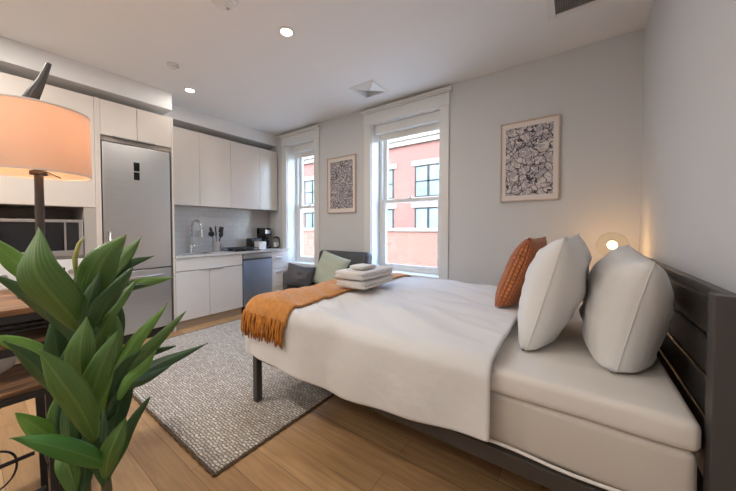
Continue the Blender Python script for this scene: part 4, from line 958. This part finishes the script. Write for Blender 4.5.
def leaf(P, wd, side, fold, mi):
    p = [Vector(P[3*i:3*i+3]) for i in range(4)]
    def cr(tt):   # catmull-rom through the four points
        q = [p[0]*2-p[1]]+p+[p[3]*2-p[2]]
        f = tt*3; i = min(int(f),2); f -= i; a,b,c,d = q[i:i+4]
        return .5*((2*b)+(c-a)*f+(2*a-5*b+4*c-d)*f*f+(3*b-a-3*c+d)*f**3)
    side = Vector(side); bm = nb(); uvl = bm.loops.layers.uv.new('UVMap'); n, m = 22, 8; g = []
    for i in range(n+1):
        f = i/n; c = cr(f); tg = (cr(min(1,f+.02))-cr(max(0,f-.02))).normalized()
        s = (side - tg*side.dot(tg)).normalized(); nr = tg.cross(s)
        tw = .25*math.sin(f*2.2+wd*40); s2 = s*math.cos(tw)+nr*math.sin(tw); nr = tg.cross(s2)
        w = wd*.5*.86*(.16*(1-f)+.92*math.sin(pi*f**.95)**.85) if f < 1 else 0
        g.append([bm.verts.new(c + s2*w*u - nr*(abs(u)**1.3)*w*fold*1.5 + nr*.004*math.sin(f*9+u*2)*abs(u)) for u in [-1+2*j/m for j in range(m+1)]])
    for i in range(n):
        for j in range(m):
            fc = bm.faces.new((g[i][j],g[i][j+1],g[i+1][j+1],g[i+1][j]))
            for lp, (a,b) in zip(fc.loops, ((i,j),(i,j+1),(i+1,j+1),(i+1,j))): lp[uvl].uv = (b/m, a/n)
    o = obj('leaf', bm, LEAFM[mi], t, smooth=True)
    md = o.modifiers.new('thick','SOLIDIFY'); md.thickness = .0012
for lf in LEAVES: leaf(*lf)

# ------------------------------------------------------------------ ceiling fittings
spotm = emis('downlight_lens', (1,.80,.58), 10)
def downlight(x, y, lab, vis=True):
    d = thing('recessed_downlight', lab, 'ceiling light', (x,y,ZC), 'recessed ceiling downlights')
    obj('trim_ring', lathe(nb(), [(.044,-.0005),(.062,-.0005),(.062,-.005),(.05,-.008),(.044,-.004),(.044,-.0005)], (x,y,ZC), 28), M['whiteplastic'], d, smooth='auto')
    obj('lens', lathe(nb(), [(0,-.003),(.044,-.003),(.044,-.001),(0,-.001)], (x,y,ZC), 24), spotm, d)
downlight(-1.935,1.566, 'lit recessed downlight in the ceiling over the rug')
downlight(-3.649,1.567, 'lit recessed downlight in the ceiling in front of the refrigerator')
setp(obj('ceiling_sensor', lathe(nb(), [(0,-.0005),(.05,-.0005),(.052,-.008),(.035,-.016),(.03,-.03),(0,-.034)], (-3.22,1.235,ZC), 24), M['quartz'], loc=(-3.22,1.235,ZC), smooth='auto'), 'small white round sensor on the ceiling beside the downlight', 'sensor', kind='thing')
t = thing('smoke_detector', 'white ridged detector on the ceiling above the kitchen side of the room', 'smoke detector', (-2.02,1.08,ZC))
c0 = (-2.01,1.085,ZC)
obj('body', lathe(nb(), [(0,-.0005),(.085,-.0005),(.085,-.02),(.07,-.035),(0,-.038)], c0, 32), M['whiteplastic'], t, smooth='auto')
for k in range(4): obj('vent_rib', bx(-2.03+.022*k,-2.022+.022*k,1.08,1.155,ZC-.040,ZC-.030,bev=.001), M['ceil'], t)
obj('button', lathe(nb(), [(0,-.041),(.012,-.041),(.012,-.036),(0,-.036)], (c0[0]-.02,c0[1]+.045,c0[2]), 14), M['niche'], t, smooth='auto')
# square diffuser
t = thing('ceiling_diffuser', 'white square air diffuser in the ceiling near the wide window', 'air vent', (-1.96,2.765,ZC))
vx0,vx1,vy0,vy1 = -2.13,-1.79,2.60,2.93
def ring(bm, i0, i1, za, zb):
    o = [(vx0+i0,vy0+i0),(vx1-i0,vy0+i0),(vx1-i0,vy1-i0),(vx0+i0,vy1-i0)]; n_ = [(vx0+i1,vy0+i1),(vx1-i1,vy0+i1),(vx1-i1,vy1-i1),(vx0+i1,vy1-i1)]
    A = [bm.verts.new((x,y,za)) for x,y in o]; B = [bm.verts.new((x,y,zb)) for x,y in n_]
    for k in range(4): bm.faces.new((A[k],A[(k+1)%4],B[(k+1)%4],B[k]))
bm = nb(); ring(bm,0,.004,ZC-.001,ZC-.007); ring(bm,.004,.028,ZC-.007,ZC-.007); ring(bm,.028,.03,ZC-.007,ZC-.001); obj('frame', bm, M['whiteplastic'], t)
obj('backing', bx(vx0+.03,vx1-.03,vy0+.03,vy1-.03,ZC-.0015,ZC-.0005), M['ceil'], t)
for k in range(5):
    i0 = .034+.026*k; bm = nb(); ring(bm,i0,i0+.020,ZC-.003,ZC-.013); o = obj('louver', bm, M['whiteplastic'], t); o.modifiers.new('th','SOLIDIFY').thickness = .0015
# return grille
t = thing('return_grille', 'white rectangular ceiling grille with dark mesh above the bed head', 'air vent', (-.02,2.45,ZC))
gx0,gx1,gy0,gy1 = -.195,.205,2.05,2.645
bm = nb()
for a in ((gx0,gx0+.045,gy0,gy1),(gx1-.045,gx1,gy0,gy1),(gx0+.045,gx1-.045,gy0,gy0+.045),(gx0+.045,gx1-.045,gy1-.045,gy1)): box(bm,*a,ZC-.014,ZC-.0005,bev=.004)
obj('frame', bm, M['whiteplastic'], t)
obj('backing', bx(gx0+.04,gx1-.04,gy0+.04,gy1-.04,ZC-.004,ZC-.0006), M['blackplastic'], t)
bm = nb()
for k in range(36):
    y = gy0+.05+k*.0139
    if y < gy1-.05: tube(bm,[(gx0+.045,y,ZC-.008),(gx1-.045,y,ZC-.008)],.0022,4)
for k in range(22):
    x = gx0+.05+k*.0139
    if x < gx1-.05: tube(bm,[(x,gy0+.045,ZC-.0075),(x,gy1-.045,ZC-.0075)],.0022,4)
obj('mesh_screen', bm, M['concrete'], t)

# ------------------------------------------------------------------ light
def lamp(name, kind, loc, energy, col, **k):
    l = bpy.data.lights.new(name, kind); l.energy = energy; l.color = col
    for a, b in k.items(): setattr(l, a, b)
    o = bpy.data.objects.new(name, l); COL.objects.link(o); o.location = loc
    return o
WARM = (1,.80,.62); NEUT = (1,.945,.88)
for n, (x, y, e) in enumerate([(-1.935,1.566,.5),(-3.649,1.567,.12),(-3.0,-.2,1.7),(-1.4,-.25,.6),(-.35,-.9,.25),(-3.0,-1.6,1.5),(-1.4,-1.6,.6)]):  # visible downlights first; the rest are added, unseen, to brighten the room
    o = lamp('downlight_or_fill', 'AREA', (x,y,ZC-.012), DL*e, NEUT, shape='DISK', size=.085 if n < 2 else .16)
    if n > 1: downlight(x, y, 'added fill downlight out of view on the side of the room away from the windows')
lamp('globe_bulb_light', 'POINT', (gx,gy,gz), GB, (1,.50,.16), shadow_soft_size=.03)
lamp('shade_bulb_light', 'POINT', (lx,ly,1.69), SB, (1,.52,.24), shadow_soft_size=.035)
bpy.data.objects['lamp_shade'].visible_shadow = True
for a, b in WIN:
    p = lamp('window_portal', 'AREA', ((a+b)/2, YW+.30, (WZ0+WZ1)/2), 1, (1,1,1), shape='RECTANGLE', size=b-a, size_y=WZ1-WZ0)
    p.rotation_euler = (pi/2, 0, 0); p.data.cycles.is_portal = True
    p.rotation_euler = (-pi/2, 0, 0)
sun = lamp('sun', 'SUN', (0,-20,30), SUN, (1,.95,.86), angle=math.radians(.6))
sun.rotation_euler = Vector((-.55,.10,-.83)).to_track_quat('-Z','Y').to_euler()
w = bpy.data.worlds.new('sky'); S.world = w; w.use_nodes = True
bg = w.node_tree.nodes['Background']
sky = w.node_tree.nodes.new('ShaderNodeTexSky'); sky.sky_type = 'NISHITA'; sky.sun_disc = False; sky.sun_elevation = math.radians(50); sky.sun_rotation = math.radians(180); sky.air_density = 1.0; sky.dust_density = 2.0
w.node_tree.links.new(sky.outputs[0], bg.inputs['Color']); bg.inputs['Strength'].default_value = SKY

# ------------------------------------------------------------------ camera
F, PAN, TILT, SY = 291.305, -0.621758, -0.024552, -10.316
cd = bpy.data.cameras.new('camera'); cam = bpy.data.objects.new('camera', cd); COL.objects.link(cam); S.camera = cam
fw = Vector((math.sin(PAN)*math.cos(TILT), math.cos(PAN)*math.cos(TILT), math.sin(TILT)))
rt = Vector((math.cos(PAN), -math.sin(PAN), 0)); up = rt.cross(fw)
cam.matrix_world = basis((0,0,1.25), rt, up, -fw)
cd.sensor_fit = 'HORIZONTAL'; cd.sensor_width = 36; cd.lens = 36*F/736; cd.shift_y = SY/736; cd.clip_start = .02; cd.clip_end = 200

S.view_settings.view_transform = 'Standard'; S.view_settings.look = 'None'; S.view_settings.gamma = 1; S.view_settings.use_curve_mapping = False
S.view_settings.exposure = EXPO
S.cycles.use_denoising = True; S.cycles.sample_clamp_indirect = 4
S.cycles.max_bounces = 10; S.cycles.transparent_max_bounces = 12
